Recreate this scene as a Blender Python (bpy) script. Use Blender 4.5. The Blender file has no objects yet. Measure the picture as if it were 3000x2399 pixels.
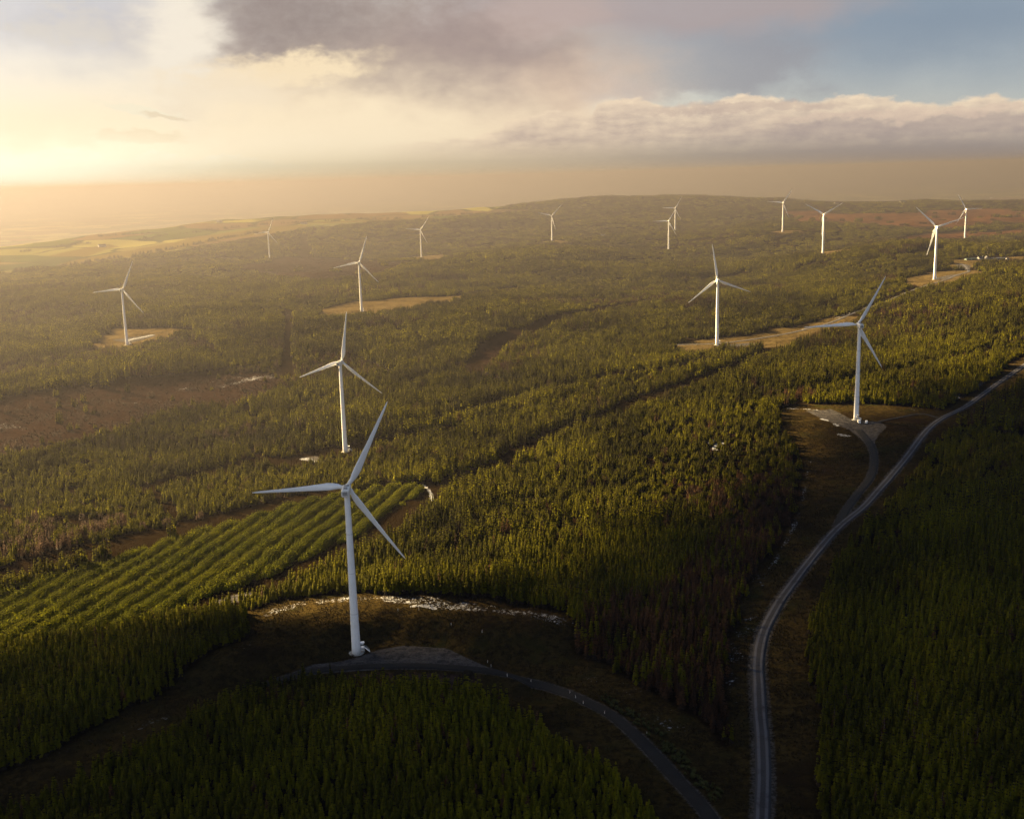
import bpy, bmesh, math, random
import numpy as np
from mathutils import Vector, Matrix
random.seed(7); rng = np.random.default_rng(11)
PI = math.pi
sc = bpy.context.scene
COL = sc.collection
K = 3000 / 2156.0

# ------------------------------------------------------------------ camera
CAMZ = 220.0
F_PX, PITCH, ROLL = 3250.0, math.radians(11.9), math.radians(-1.6)
_f = np.array([0, math.cos(PITCH), -math.sin(PITCH)])
_u = np.array([0, math.sin(PITCH), math.cos(PITCH)])
_x = np.array([1.0, 0, 0])
_c, _s = math.cos(ROLL), math.sin(ROLL)
CR, CU, CF = _c * _x + _s * _u, -_s * _x + _c * _u, _f
CAM = np.array([0, 0, CAMZ])

def ray(px, py):
    """direction seen at a point of the photograph (2156-wide measure)"""
    return CF + CR * (px * K - 1500) / F_PX - CU * (py * K - 1199.5) / F_PX

def azel(px, py):
    d = ray(px, py); d = d / np.linalg.norm(d)
    return math.degrees(math.atan2(d[0], d[1])), math.degrees(math.asin(d[2]))

def proj(P):
    q = P - CAM; z = q @ CF
    return (1500 + F_PX * (q @ CR) / z) / K, (1199.5 - F_PX * (q @ CU) / z) / K, z

cam_d = bpy.data.cameras.new('camera'); cam = bpy.data.objects.new('camera', cam_d); COL.objects.link(cam)
cam_d.sensor_fit = 'HORIZONTAL'; cam_d.sensor_width = 36; cam_d.lens = F_PX / 3000 * 36
cam_d.clip_start = 1; cam_d.clip_end = 200000
M = Matrix(((CR[0], CU[0], -CF[0], 0), (CR[1], CU[1], -CF[1], 0), (CR[2], CU[2], -CF[2], CAMZ), (0, 0, 0, 1)))
cam.matrix_world = M
sc.camera = cam

SUN_AZ, SUN_EL = math.radians(-47), math.radians(16.5)

# ------------------------------------------------------------------ node helpers
def srgb(r, g, b):
    f = lambda c: c / 12.92 if c <= .04045 else ((c + .055) / 1.055) ** 2.4
    return (f(r / 255), f(g / 255), f(b / 255))

class NT:
    def __init__(s, tree): s.t = tree; s.n = tree.nodes; s.l = tree.links
    def node(s, typ, **kw):
        n = s.n.new(typ)
        for k, v in kw.items(): setattr(n, k, v)
        return n
    def put(s, sock, v):
        if isinstance(v, X): v = v.s
        if isinstance(v, bpy.types.NodeSocket): s.l.new(v, sock)
        elif isinstance(v, (tuple, list)):
            if sock.type == 'RGBA' and len(v) == 3: v = (*v, 1)
            sock.default_value = v
        else: sock.default_value = v
    def math(s, op, *a, clamp=False):
        n = s.node('ShaderNodeMath', operation=op, use_clamp=clamp)
        for i, v in enumerate(a): s.put(n.inputs[i], v)
        return X(s, n.outputs[0])
    def smooth(s, v, a, b, lo=0., hi=1.):
        n = s.node('ShaderNodeMapRange', interpolation_type='SMOOTHSTEP')
        s.put(n.inputs[0], v)
        for i, q in ((1, a), (2, b), (3, lo), (4, hi)): s.put(n.inputs[i], q)
        return X(s, n.outputs[0])
    def vec(s, x, y, z=0.):
        n = s.node('ShaderNodeCombineXYZ')
        for i, q in enumerate((x, y, z)): s.put(n.inputs[i], q)
        return n.outputs[0]
    def noise(s, v, scale, detail=4., rough=.5, dist=0., dim='3D'):
        n = s.node('ShaderNodeTexNoise', noise_dimensions=dim)
        s.put(n.inputs['Vector'], v); s.put(n.inputs['Scale'], scale); s.put(n.inputs['Detail'], detail)
        s.put(n.inputs['Roughness'], rough); s.put(n.inputs['Distortion'], dist)
        return X(s, n.outputs[0])
    def mix(s, f, a, b, blend='MIX'):
        n = s.node('ShaderNodeMix', data_type='RGBA', blend_type=blend, clamp_factor=True)
        s.put(n.inputs[0], f); s.put(n.inputs[6], a); s.put(n.inputs[7], b)
        return n.outputs[2]
    def attr(s, name, typ='GEOMETRY'):
        n = s.node('ShaderNodeAttribute', attribute_name=name, attribute_type=typ)
        return X(s, n.outputs['Fac'])

class X:
    def __init__(s, nt, sock): s.nt = nt; s.s = sock
    def __add__(s, o): return s.nt.math('ADD', s, o)
    __radd__ = __add__
    def __sub__(s, o): return s.nt.math('SUBTRACT', s, o)
    def __rsub__(s, o): return s.nt.math('SUBTRACT', o, s)
    def __mul__(s, o): return s.nt.math('MULTIPLY', s, o)
    __rmul__ = __mul__
    def __truediv__(s, o): return s.nt.math('DIVIDE', s, o)
    def __pow__(s, o): return s.nt.math('POWER', s, o)
    def exp(s): return s.nt.math('EXPONENT', s)
    def clamp(s): return s.nt.math('ADD', s, 0., clamp=True)
    def max(s, o): return s.nt.math('MAXIMUM', s, o)
    def min(s, o): return s.nt.math('MINIMUM', s, o)

def material(name):
    m = bpy.data.materials.new(name); m.use_nodes = True
    nt = NT(m.node_tree)
    return m, nt, m.node_tree.nodes['Principled BSDF'], m.node_tree.nodes['Material Output']

# ------------------------------------------------------------------ object helpers
def tag(o, label=None, cat=None, group=None, kind=None):
    if label: o['label'] = label
    if cat: o['category'] = cat
    if group: o['group'] = group
    if kind: o['kind'] = kind
    return o

def empty(name, loc, rz=0):
    o = bpy.data.objects.new(name, None); COL.objects.link(o)
    o.empty_display_size = 1
    o.location = loc; o.rotation_euler = (0, 0, rz)
    return o

def mesh_np(name, V, Fs, mat=None, smooth=False):
    """V (n,3); Fs list of arrays of quads / tris"""
    me = bpy.data.meshes.new(name)
    V = np.asarray(V, np.float32)
    me.vertices.add(len(V)); me.vertices.foreach_set('co', V.ravel())
    Fs = [np.asarray(f, np.int32) for f in Fs if len(f)]
    nl = sum(f.size for f in Fs); npoly = sum(len(f) for f in Fs)
    me.loops.add(nl); me.loops.foreach_set('vertex_index', np.concatenate([f.ravel() for f in Fs]))
    st, cur = [], 0
    for f in Fs:
        k = f.shape[1]; st.append(cur + np.arange(len(f)) * k); cur += f.size
    me.polygons.add(npoly); me.polygons.foreach_set('loop_start', np.concatenate(st).astype(np.int32))
    if smooth: me.polygons.foreach_set('use_smooth', np.ones(npoly, bool))
    me.update(calc_edges=True); me.validate()
    if mat: me.materials.append(mat)
    return me

def link(name, me, parent=None, loc=None):
    o = bpy.data.objects.new(name, me); COL.objects.link(o)
    if parent: o.parent = parent
    if loc is not None: o.location = loc
    return o

class MB:
    """collects simple shapes into one bmesh"""
    def __init__(s): s.b = bmesh.new()
    def box(s, c, d, rz=0, taper=(1, 1), rx=0):
        v = []
        for z in (-.5, .5):
            tx, ty = (1, 1) if z < 0 else taper
            for x, y in ((-.5, -.5), (.5, -.5), (.5, .5), (-.5, .5)):
                p = Vector((x * d[0] * tx, y * d[1] * ty, z * d[2]))
                if rx: p.rotate(Matrix.Rotation(rx, 3, 'X'))
                if rz: p.rotate(Matrix.Rotation(rz, 3, 'Z'))
                v.append(s.b.verts.new(p + Vector(c)))
        for f in ((3, 2, 1, 0), (4, 5, 6, 7), (0, 1, 5, 4), (1, 2, 6, 5), (2, 3, 7, 6), (3, 0, 4, 7)):
            s.b.faces.new([v[i] for i in f])
        return s
    def loft(s, rings, cap=True, closed=True):
        R = [[s.b.verts.new(p) for p in r] for r in rings]
        n = len(R[0])
        for a, b in zip(R, R[1:]):
            for i in range(n if closed else n - 1):
                s.b.faces.new((a[i], a[(i + 1) % n], b[(i + 1) % n], b[i]))
        if cap and closed:
            s.b.faces.new(R[0][::-1]); s.b.faces.new(R[-1])
        return s
    def lathe(s, prof, n=32, c=(0, 0, 0)):
        return s.loft([[(c[0] + r * math.cos(2 * PI * k / n), c[1] + r * math.sin(2 * PI * k / n), c[2] + z) for k in range(n)] for r, z in prof])
    def tube(s, a, b, r, n=8, r2=None):
        a, b = Vector(a), Vector(b); q = (b - a).to_track_quat('Z', 'Y'); r2 = r if r2 is None else r2
        ring = lambda c, rr: [c + q @ Vector((rr * math.cos(2 * PI * k / n), rr * math.sin(2 * PI * k / n), 0)) for k in range(n)]
        return s.loft([ring(a, r), ring(b, r2)])
    def poly(s, pts):
        s.b.faces.new([s.b.verts.new(p) for p in pts]); return s
    def mesh(s, name, mat, smooth=False, bevel=0):
        if bevel:
            bmesh.ops.bevel(s.b, geom=s.b.edges[:], offset=bevel, segments=2, affect='EDGES', profile=.6)
        bmesh.ops.recalc_face_normals(s.b, faces=s.b.faces[:])
        me = bpy.data.meshes.new(name); s.b.to_mesh(me); s.b.free()
        if smooth:
            for p in me.polygons: p.use_smooth = True
        me.materials.append(mat)
        return me

# ------------------------------------------------------------------ terrain heights (world z, camera at 220)
def at_dist(px, py, D, dz=0.):
    d = ray(px, py); h = math.hypot(d[0], d[1])
    return (d[0] / h * D, d[1] / h * D, CAMZ + d[2] / h * D + dz)

def at_z(px, py, z):
    d = ray(px, py); t = (z - 0) / d[2]
    return (d[0] * t, d[1] * t, CAMZ + z)

# turbine feet: x, y, z relative to the camera (hub height 80 m)
FEET = [(-76.8, 490.5, -218.9), (-149, 957.5, -236), (-558.3, 1605.6, -225.7), (-243.6, 1826.2, -212.9), (258.1, 1370.1, -213.7),
        (290, 912.6, -209.1), (659.6, 1718.6, -175.5), (1214.9, 2970, -200.5), (655.3, 2320.8, -176.9), (770.8, 3135.4, -175.4),
        (578.3, 3858.3, -205.3), (451.2, 3130.8, -216.9), (135.6, 3390.8, -202.3), (-255.7, 3312.5, -230.2), (-731, 3434.4, -230.1)]
CP = [(x, y, z + CAMZ) for x, y, z in FEET]
for px, py, z in ((0, 1724, -217), (500, 1724, -207), (1078, 1724, -208), (2156, 1724, -203), (700, 1620, -208), (1605, 1500, -216),
                  (1605, 1724, -214), (1650, 1250, -217), (1800, 1060, -215), (1960, 900, -208), (2156, 770, -199), (2000, 1100, -205),
                  (2130, 1300, -202), (1300, 1300, -219), (1300, 1000, -221), (1000, 1150, -226), (500, 1150, -231), (200, 1200, -234),
                  (0, 1350, -231), (200, 1400, -226), (0, 950, -240), (300, 850, -239), (500, 820, -237), (0, 700, -238),
                  (1000, 800, -224), (1300, 750, -217), (1600, 720, -213), (1000, 650, -212), (1700, 600, -196), (2100, 650, -180),
                  (2050, 560, -172), (2156, 548, -167)):
    CP.append(at_z(px, py, z))
for px, py, D, dz in ((820, 600, 2230, -8), (1100, 552, 2550, -9), (1350, 562, 2480, -9), (1550, 585, 2300, -9),
                      (1100, 520, 3050, -6), (1300, 525, 2950, -6), (1550, 540, 2850, -6),
                      (1150, 437, 5000, -9), (1280, 424, 5200, -9), (1400, 420, 5300, -9), (1520, 419, 5300, -9), (1600, 426, 5200, -9),
                      (1640, 440, 4700, -4), (1800, 441, 4600, -4), (1950, 436, 4600, -8), (2156, 440, 4500, -3),
                      (1750, 472, 3700, -3), (2156, 482, 3400, -6), (2156, 505, 2900, -8),
                      (1000, 452, 4700, -8), (930, 462, 4500, -8), (800, 470, 4500, -6), (650, 480, 4500, -2), (400, 520, 4100, -2),
                      (130, 564, 3500, -4), (0, 578, 3300, -6), (0, 640, 2400, -6)):
    CP.append(at_dist(px, py, D, dz))
CP += [(-400, 0, 0), (0, 0, 5), (400, 0, 15), (0, -600, 0), (-900, 600, -8), (900, 500, 30), (-1800, 1800, -10), (1600, 1500, 45)]
CP = np.array(CP)

def _phi(r2): return np.where(r2 > 1e-9, .5 * r2 * np.log(r2 + 1e-12), 0)
_S = 1000.0
_A = CP[:, :2] / _S
_n = len(CP)
_Kmat = _phi(((_A[:, None] - _A[None]) ** 2).sum(-1)) + 1e-4 * np.eye(_n)
_P = np.c_[np.ones(_n), _A]
_L = np.block([[_Kmat, _P], [_P.T, np.zeros((3, 3))]])
_W = np.linalg.solve(_L, np.r_[CP[:, 2], 0, 0, 0])

def hash2(i, j, seed):
    h = (i * 374761393 + j * 668265263 + seed * 144665) & 0x7fffffff
    h = ((h ^ (h >> 13)) * 1274126177) & 0x7fffffff
    return ((h ^ (h >> 16)) & 0xffff) / 65535.0

def vnoise(x, y, wl, seed=0):
    x = x / wl; y = y / wl
    i = np.floor(x).astype(np.int64); j = np.floor(y).astype(np.int64)
    fx, fy = x - i, y - j
    fx = fx * fx * (3 - 2 * fx); fy = fy * fy * (3 - 2 * fy)
    a = hash2(i, j, seed) * (1 - fx) + hash2(i + 1, j, seed) * fx
    b = hash2(i, j + 1, seed) * (1 - fx) + hash2(i + 1, j + 1, seed) * fx
    return a * (1 - fy) + b * fy - .5

def fbm(x, y, wl, seed=0, o=4, g=.5):
    t = 0; amp = 1
    for k in range(o):
        t = t + amp * vnoise(x + 37 * k, y - 91 * k, wl, seed + k); wl /= 2.03; amp *= g
    return t

def sstep(v, a, b):
    t = np.clip((v - a) / (b - a), 0, 1); return t * t * (3 - 2 * t)

PLAIN = CAMZ - 335
_bnd_az = np.radians([-180, -60, -26, -20, -14, -10, -6, -2, 2, 6, 10, 13, 18, 25, 60, 180])
_bnd_D = np.array([5500, 5200, 4200, 4700, 5100, 5000, 5000, 5100, 5400, 5600, 5600, 5300, 5000, 5000, 5500, 5500.])

def H0(x, y):
    x = np.asarray(x, float); y = np.asarray(y, float); shp = x.shape
    x = x.ravel(); y = y.ravel(); out = np.empty_like(x)
    for k in range(0, len(x), 60000):
        xs, ys = x[k:k + 60000] / _S, y[k:k + 60000] / _S
        r2 = (xs[:, None] - _A[None, :, 0]) ** 2 + (ys[:, None] - _A[None, :, 1]) ** 2
        out[k:k + 60000] = _phi(r2) @ _W[:_n] + _W[_n] + _W[_n + 1] * xs + _W[_n + 2] * ys
    out = np.clip(out, -30, 125)
    r = np.hypot(x, y); az = np.arctan2(x, y)
    calm = np.ones_like(x)
    for fx, fy, _ in FEET: calm = calm * sstep(np.hypot(x - fx, y - fy), 30, 260)
    out = out + calm * (fbm(x, y, 460, 3, 3) * 18 * sstep(r, 500, 1500) + fbm(x, y, 170, 7, 2) * 8 * sstep(r, 560, 1100)) + fbm(x, y, 60, 9, 2) * .9
    t = sstep(r, 0, 1) * sstep(r - np.interp(az, _bnd_az, _bnd_D), 0, 1700)
    plain = PLAIN + fbm(x, y, 2600, 21, 4) * 36
    # low ranges along the horizon
    hz = sstep(r, 17000, 27000) * (1 - .5 * sstep(r, 40000, 60000))
    rise = np.interp(np.degrees(az), [-90, -30, -14, -6, 2, 10, 20, 30, 90], [90, 85, 125, 170, 200, 215, 222, 210, 150])
    plain = plain + hz * (rise + fbm(x, y, 5200, 33, 4) * 70)
    out = out * (1 - t) + plain * t
    return out.reshape(shp)

def ground_hit(px, py, Hf):
    d = ray(px, py); d = d / math.hypot(d[0], d[1])
    t = np.concatenate([np.arange(250, 1500, 2.0), np.geomspace(1500, 60000, 1500)])
    g = Hf(d[0] * t, d[1] * t) - (CAMZ + d[2] * t)
    i = int(np.argmax(g > 0))
    if g[i] <= 0: i = len(t) - 1
    a, b = t[max(i - 1, 0)], t[i]
    tt = np.linspace(a, b, 21); gg = Hf(d[0] * tt, d[1] * tt) - (CAMZ + d[2] * tt)
    tt = tt[min(int(np.argmax(gg > 0)), 20)]
    return d[0] * tt, d[1] * tt

def poly_w(pts, Hf=None):
    return np.array([ground_hit(x, y, Hf or H) for x, y in pts])

def inside(poly, x, y):
    r = np.zeros(x.shape, bool); n = len(poly)
    for k in range(n):
        x1, y1 = poly[k]; x2, y2 = poly[(k + 1) % n]
        c = ((y1 > y) != (y2 > y))
        if y1 == y2: continue
        r ^= c & (x < (x2 - x1) * (y - y1) / (y2 - y1) + x1)
    return r

def dist_line(line, x, y, closed=False):
    d = np.full(x.shape, 1e9)
    L = list(line) + ([line[0]] if closed else [])
    for (x1, y1), (x2, y2) in zip(L, L[1:]):
        dx, dy = x2 - x1, y2 - y1
        t = np.clip(((x - x1) * dx + (y - y1) * dy) / (dx * dx + dy * dy + 1e-9), 0, 1)
        d = np.minimum(d, np.hypot(x - x1 - t * dx, y - y1 - t * dy))
    return d

def near(poly, x, y, m):
    lo, hi = poly.min(0) - m, poly.max(0) + m
    return (x > lo[0]) & (x < hi[0]) & (y > lo[1]) & (y < hi[1])

def poly_mask(poly, x, y, soft, grow=0., wob=0.):
    """1 inside, falling to 0 over `soft` metres outside"""
    out = np.zeros(x.shape); b = near(poly, x, y, soft + grow + 1)
    if b.any():
        xs, ys = x[b], y[b]
        sd = dist_line(poly, xs, ys, True) * np.where(inside(poly, xs, ys), -1, 1)
        if wob: sd = sd + wob * 2.2 * fbm(xs, ys, wob * 5 + 6, 13, 3)
        out[b] = 1 - sstep(sd, grow - soft * .3, grow + soft)
    return out

def line_mask(line, x, y, w, soft):
    out = np.zeros(x.shape); b = near(line, x, y, w + soft + 1)
    if b.any(): out[b] = 1 - sstep(dist_line(line, x[b], y[b]), w, w + soft)
    return out

def smooth_line(pts, step):
    """Catmull-Rom through the points, resampled"""
    P = np.array(pts, float); Q = np.vstack([2 * P[0] - P[1], P, 2 * P[-1] - P[-2]]); out = []
    for i in range(1, len(Q) - 2):
        a, b, c, d = Q[i - 1:i + 3]; n = max(2, int(np.hypot(*(c - b)) / step))
        for t in np.arange(n) / n:
            out.append(.5 * ((2 * b) + (c - a) * t + (2 * a - 5 * b + 4 * c - d) * t ** 2 + (3 * b - a - 3 * c + d) * t ** 3))
    out.append(P[-1])
    return np.array(out)

# the levelled gravel platform of the closest turbine, cut into the slope
PAD = poly_w([(560, 1432), (640, 1404), (700, 1392), (740, 1375), (780, 1362), (823, 1357), (930, 1362), (975, 1378), (1039, 1402), (1090, 1430),
              (1000, 1413), (900, 1409), (800, 1412), (700, 1418), (640, 1424)], H0)
PAD = smooth_line(np.vstack([PAD, PAD[:1]]), 2.5)[:-1]
PADC = PAD.mean(0); PADZ = CAMZ - 218.9

def H(x, y):
    x = np.asarray(x, float); y = np.asarray(y, float)
    z = H0(x, y)
    b = near(PAD, x, y, 130)
    if np.any(b):
        xs, ys = x[b], y[b]; zz = z[b]
        sd = dist_line(PAD, xs, ys, True) * np.where(inside(PAD, xs, ys), -1, 1)
        back = sstep(ys - (PADC[1] + 2 + .10 * (xs - PADC[0])), -6, 16)
        wob = 1 + .35 * fbm(xs, ys, 22, 5, 2)
        bank = back * (7.0 * wob * sstep(sd, .5, 20) * (1 - sstep(sd, 34, 120)) + 1.1 * fbm(xs, ys, 7, 6, 3) * sstep(sd, 0, 5) * (1 - sstep(sd, 20, 40)))
        drop = (1 - back) * -3.2 * sstep(sd, 0, 7) * (1 - sstep(sd, 10, 34))
        flat = 1 - sstep(sd, -1, 14)
        zz = zz * (1 - flat) + PADZ * flat + bank + drop
        z[b] = zz
    return z

# ------------------------------------------------------------------ what grows and lies where (traced on the ground)
R1 = [(2250, 712), (2156, 770), (2090, 815), (2030, 858), (1985, 880), (1955, 903), (1922, 945), (1888, 988), (1850, 1032), (1815, 1070), (1775, 1102),
      (1745, 1132), (1700, 1187), (1655, 1247), (1625, 1295), (1605, 1340), (1596, 1390), (1597, 1440), (1600, 1500), (1605, 1560), (1607, 1640), (1604, 1724), (1598, 1830)]
R2 = [(1808, 905), (1832, 935), (1841, 968), (1832, 1005), (1806, 1040), (1782, 1072), (1764, 1106)]
R3 = [(555, 1442), (600, 1428), (640, 1416), (700, 1408), (800, 1402), (900, 1402), (1000, 1409), (1080, 1425), (1150, 1445), (1220, 1470),
      (1280, 1500), (1330, 1540), (1380, 1590), (1430, 1645), (1472, 1690), (1500, 1730), (1530, 1800)]
R4 = [(1405, 727), (1500, 724), (1590, 714), (1660, 702), (1720, 688), (1770, 671), (1830, 648), (1900, 620), (1955, 600), (2000, 586), (2038, 573), (2034, 561), (2020, 555)]
R5 = [(1985, 882), (1940, 872), (1890, 880), (1850, 888)]
RIDES = [  # grassy lines without trees: points, half width
    ([(440, 1272), (530, 1243), (620, 1210), (720, 1160), (800, 1125), (850, 1085), (905, 1050), (960, 1012), (1040, 985), (1130, 935), (1200, 905), (1290, 872), (1390, 828), (1500, 793), (1600, 752), (1650, 728)], 10.5),
    ([(600, 975), (660, 962), (728, 948), (800, 934), (870, 920), (950, 906)], 14),
    ([(735, 1040), (800, 1025), (890, 1018), (910, 1056)], 3),
    ([(607, 655), (606, 720), (604, 795)], 6),
    ([(850, 628), (980, 622), (1100, 605), (1250, 596), (1400, 586), (1560, 580)], 16),
    ([(1000, 775), (1050, 720), (1130, 690), (1250, 655), (1420, 628)], 14),
    ([(820, 905), (980, 872), (1120, 832), (1260, 800), (1400, 778), (1500, 760)], 13),
    ([(0, 1215), (120, 1178), (270, 1140), (420, 1105), (560, 1070), (700, 1038)], 13),
    ([(300, 1030), (420, 1000), (560, 968)], 9),
    ([(640, 500), (640, 560)], 16), ([(250, 560), (420, 540), (620, 548)], 16),
    ([(900, 520), (1150, 500), (1400, 508), (1640, 495)], 16), ([(1700, 560), (1850, 540), (1990, 520), (2156, 505)], 16),
]
R = {}
for k, pts, ext in (('R1', R1, 0), ('R2', R2, 0), ('R3', R3, 0), ('R4', R4, 0), ('R5', R5, 0)):
    R[k] = smooth_line(poly_w(pts), 3.0 if k != 'R4' else 8.0)
RIDE_W = [(smooth_line(poly_w(p), 12), w) for p, w in RIDES]
CLEAR = [  # open ground, grassy or bare
    [(520, 1290), (560, 1278), (600, 1264), (700, 1250), (830, 1255), (1000, 1262), (1100, 1275), (1185, 1290), (1205, 1330), (1200, 1375), (1260, 1402), (1330, 1435), (1405, 1480), (1480, 1535),
     (1530, 1580), (1560, 1660), (1560, 1760), (1420, 1760), (1370, 1700), (1290, 1640), (1200, 1585), (1150, 1540), (1070, 1490), (1000, 1468), (900, 1452), (800, 1442), (700, 1432), (600, 1432), (500, 1472), (380, 1530), (240, 1608), (130, 1672), (40, 1715),
     (-60, 1724), (-60, 1650), (100, 1590), (250, 1510), (400, 1420), (530, 1345)],
    [(1640, 862), (1680, 850), (1800, 850), (1900, 856), (1985, 866), (2060, 818), (2156, 752), (2240, 700), (2260, 740), (2156, 800), (2040, 872), (1990, 905), (1950, 950), (1905, 1010), (1850, 1085), (1790, 1145), (1750, 1200), (1715, 1270), (1700, 1340), (1690, 1410),
     (1715, 1500), (1725, 1600), (1718, 1760), (1540, 1760), (1545, 1640), (1530, 1540), (1530, 1480), (1540, 1400), (1550, 1320), (1570, 1262), (1600, 1210), (1645, 1150), (1680, 1085), (1695, 1020), (1700, 965), (1680, 930), (1650, 900)],
    [(1425, 730), (1480, 714), (1580, 706), (1660, 690), (1750, 668), (1800, 668), (1740, 700), (1680, 728), (1620, 730), (1560, 735), (1500, 744), (1440, 744)],
    [(195, 724), (240, 692), (300, 694), (380, 690), (400, 700), (330, 715), (280, 733), (215, 737)],
    [(680, 652), (760, 635), (860, 628), (980, 622), (965, 632), (860, 650), (770, 664), (690, 668)],
    [(1905, 588), (1960, 574), (2060, 569), (2085, 574), (2000, 596), (1935, 607)],
    [(1990, 560), (2010, 548), (2060, 543), (2156, 540), (2190, 545), (2160, 553), (2060, 556), (2040, 566), (2010, 568)],
    [(830, 546), (880, 540), (940, 535), (935, 545), (900, 550)], [(1115, 513), (1165, 506), (1215, 510), (1180, 517)], [(1620, 489), (1690, 485), (1690, 490), (1640, 493)],
    [(1690, 537), (1760, 527), (1860, 517), (1800, 528), (1740, 540)], [(1000, 444), (1080, 441), (1160, 443), (1090, 448), (1010, 452)],
]
BROWN = [  # felled or bare ground with brash
    [(-40, 930), (-40, 845), (120, 820), (300, 800), (440, 792), (560, 782), (580, 800), (560, 835), (480, 855), (380, 850), (240, 905), (150, 930), (60, 955), (-40, 965)],
    [(500, 560), (600, 542), (720, 545), (820, 552), (880, 550), (800, 575), (700, 590), (600, 585)],
    [(1010, 745), (1050, 712), (1110, 700), (1060, 740), (1020, 765)],
]
MOOR = [[(1640, 446), (1700, 458), (1650, 470), (1760, 472), (1900, 474), (2000, 480), (2100, 470), (2240, 468), (2240, 438), (2050, 438), (1960, 446), (1850, 450), (1720, 447)],
        [(1900, 505), (2000, 488), (2156, 486), (2156, 494), (2040, 498), (1940, 510)]]
YOUNG = [(-60, 1290), (0, 1258), (200, 1192), (420, 1122), (640, 1062), (760, 1032), (880, 1018), (905, 1050), (850, 1083), (720, 1157), (620, 1205), (530, 1238), (440, 1266), (400, 1285), (240, 1330), (0, 1352), (-60, 1370)]
MIDLEFT = [(-60, 1200), (-60, 960), (150, 935), (300, 905), (420, 925), (520, 960), (640, 970), (760, 955), (830, 965), (880, 1005), (700, 1035), (560, 1068), (420, 1102), (270, 1138), (120, 1176)]
LARCH = [(1210, 1380), (1240, 1300), (1330, 1270), (1420, 1235), (1520, 1140), (1600, 1050), (1660, 1010), (1690, 1040), (1650, 1140), (1590, 1210), (1560, 1262), (1540, 1330), (1530, 1400), (1525, 1500), (1520, 1560), (1440, 1500), (1330, 1430)]
CLEAR = [poly_w(p) for p in CLEAR]; BROWN = [poly_w(p) for p in BROWN]; MOOR = [poly_w(p) for p in MOOR]
YOUNG, MIDLEFT, LARCH = poly_w(YOUNG), poly_w(MIDLEFT), poly_w(LARCH)
_fb = np.array([(-40, 582), (0, 578), (130, 566), (260, 548), (420, 520), (560, 498), (655, 482), (720, 474), (800, 470), (930, 463), (1000, 453)], float)
_fbw = poly_w(_fb)
_fb_az = np.degrees(np.arctan2(_fbw[:, 0], _fbw[:, 1])); _fb_D = np.hypot(_fbw[:, 0], _fbw[:, 1])
_fb_az = np.r_[-60, _fb_az, 2, 10, 13, 25, 60]; _fb_D = np.r_[3300, _fb_D, 5900, 6000, 5500, 5300, 5300]

SNOW_L = [  # lying snow: points, half width, amount
    ([(560, 1292), (610, 1276), (660, 1266), (750, 1262), (850, 1263), (960, 1275), (1050, 1285), (1150, 1300), (1190, 1310)], 9, .62),
    ([(868, 1276), (890, 1275), (915, 1281)], 1.6, 1.3),
    ([(470, 812), (520, 800), (560, 796)], 15, .62), ([(380, 822), (440, 806), (500, 796), (570, 790)], 11, .55), ([(607, 655), (607, 672)], 9, .5), ([(606, 690), (604, 795)], 5, .42),
    ([(0, 895), (40, 905)], 14, .55), ([(230, 850), (330, 845)], 12, .5),
    ([(1704, 972), (1696, 1020), (1686, 1070), (1665, 1120), (1645, 1160), (1605, 1218)], 2.6, .60), ([(1725, 985), (1705, 1060), (1690, 1110), (1660, 1165)], 11, .40),
    ([(1600, 1212), (1590, 1222), (1608, 1230)], 4, .62), ([(1660, 860), (1690, 861), (1720, 863)], 3.5, .72), ([(1492, 928), (1512, 934)], 6, 1.3), ([(1507, 940), (1504, 948)], 3, 1.2),
    ([(1730, 882), (1742, 885)], 2.0, 1.2), ([(1756, 892), (1764, 897)], 2.0, 1.2), ([(1768, 915), (1785, 918)], 2.6, 1.3), ([(1860, 858), (1960, 866)], 5, .45),
    ([(1995, 848), (2040, 822), (2090, 788)], 7, .66), ([(1585, 1300), (1555, 1305), (1530, 1300)], 4, .6), ([(1570, 1330), (1562, 1400), (1560, 1470)], 11, .50),
    ([(1640, 1340), (1660, 1400), (1690, 1470), (1700, 1560)], 10, .42), ([(1250, 1428), (1300, 1440), (1350, 1462), (1400, 1490)], 7, .52), ([(1340, 1480), (1420, 1530), (1500, 1570)], 8, .48),
    ([(240, 1555), (290, 1530), (345, 1510)], 5, .55), ([(500, 1365), (530, 1352)], 4, .55), ([(20, 1625), (80, 1610)], 4, .5), ([(80, 1610), (180, 1560)], 4, .45),
    ([(860, 648), (930, 632)], 7, .60), ([(1760, 670), (1830, 646)], 4, .75), ([(1690, 694), (1740, 684)], 5, .75), ([(270, 716), (318, 706)], 8, .85),
    ([(1545, 930), (1560, 940)], 3, .5), ([(725, 950), (800, 936)], 4, .5), ([(640, 966), (675, 972)], 6, .75), ([(890, 1020), (905, 1035), (910, 1056)], 2, .9),
    ([(550, 580), (580, 575)], 14, .6), ([(1200, 596), (1260, 592)], 6, .5), ([(1395, 826), (1440, 812)], 4, .6),
    ([(1000, 1004), (1030, 990)], 3, .5), ([(800, 1128), (830, 1105)], 3, .5), ([(2060, 505), (1990, 510)], 10, .35),
]
SNOW_L = [(smooth_line(poly_w(p), 6), w, a) for p, w, a in SNOW_L]
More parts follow.
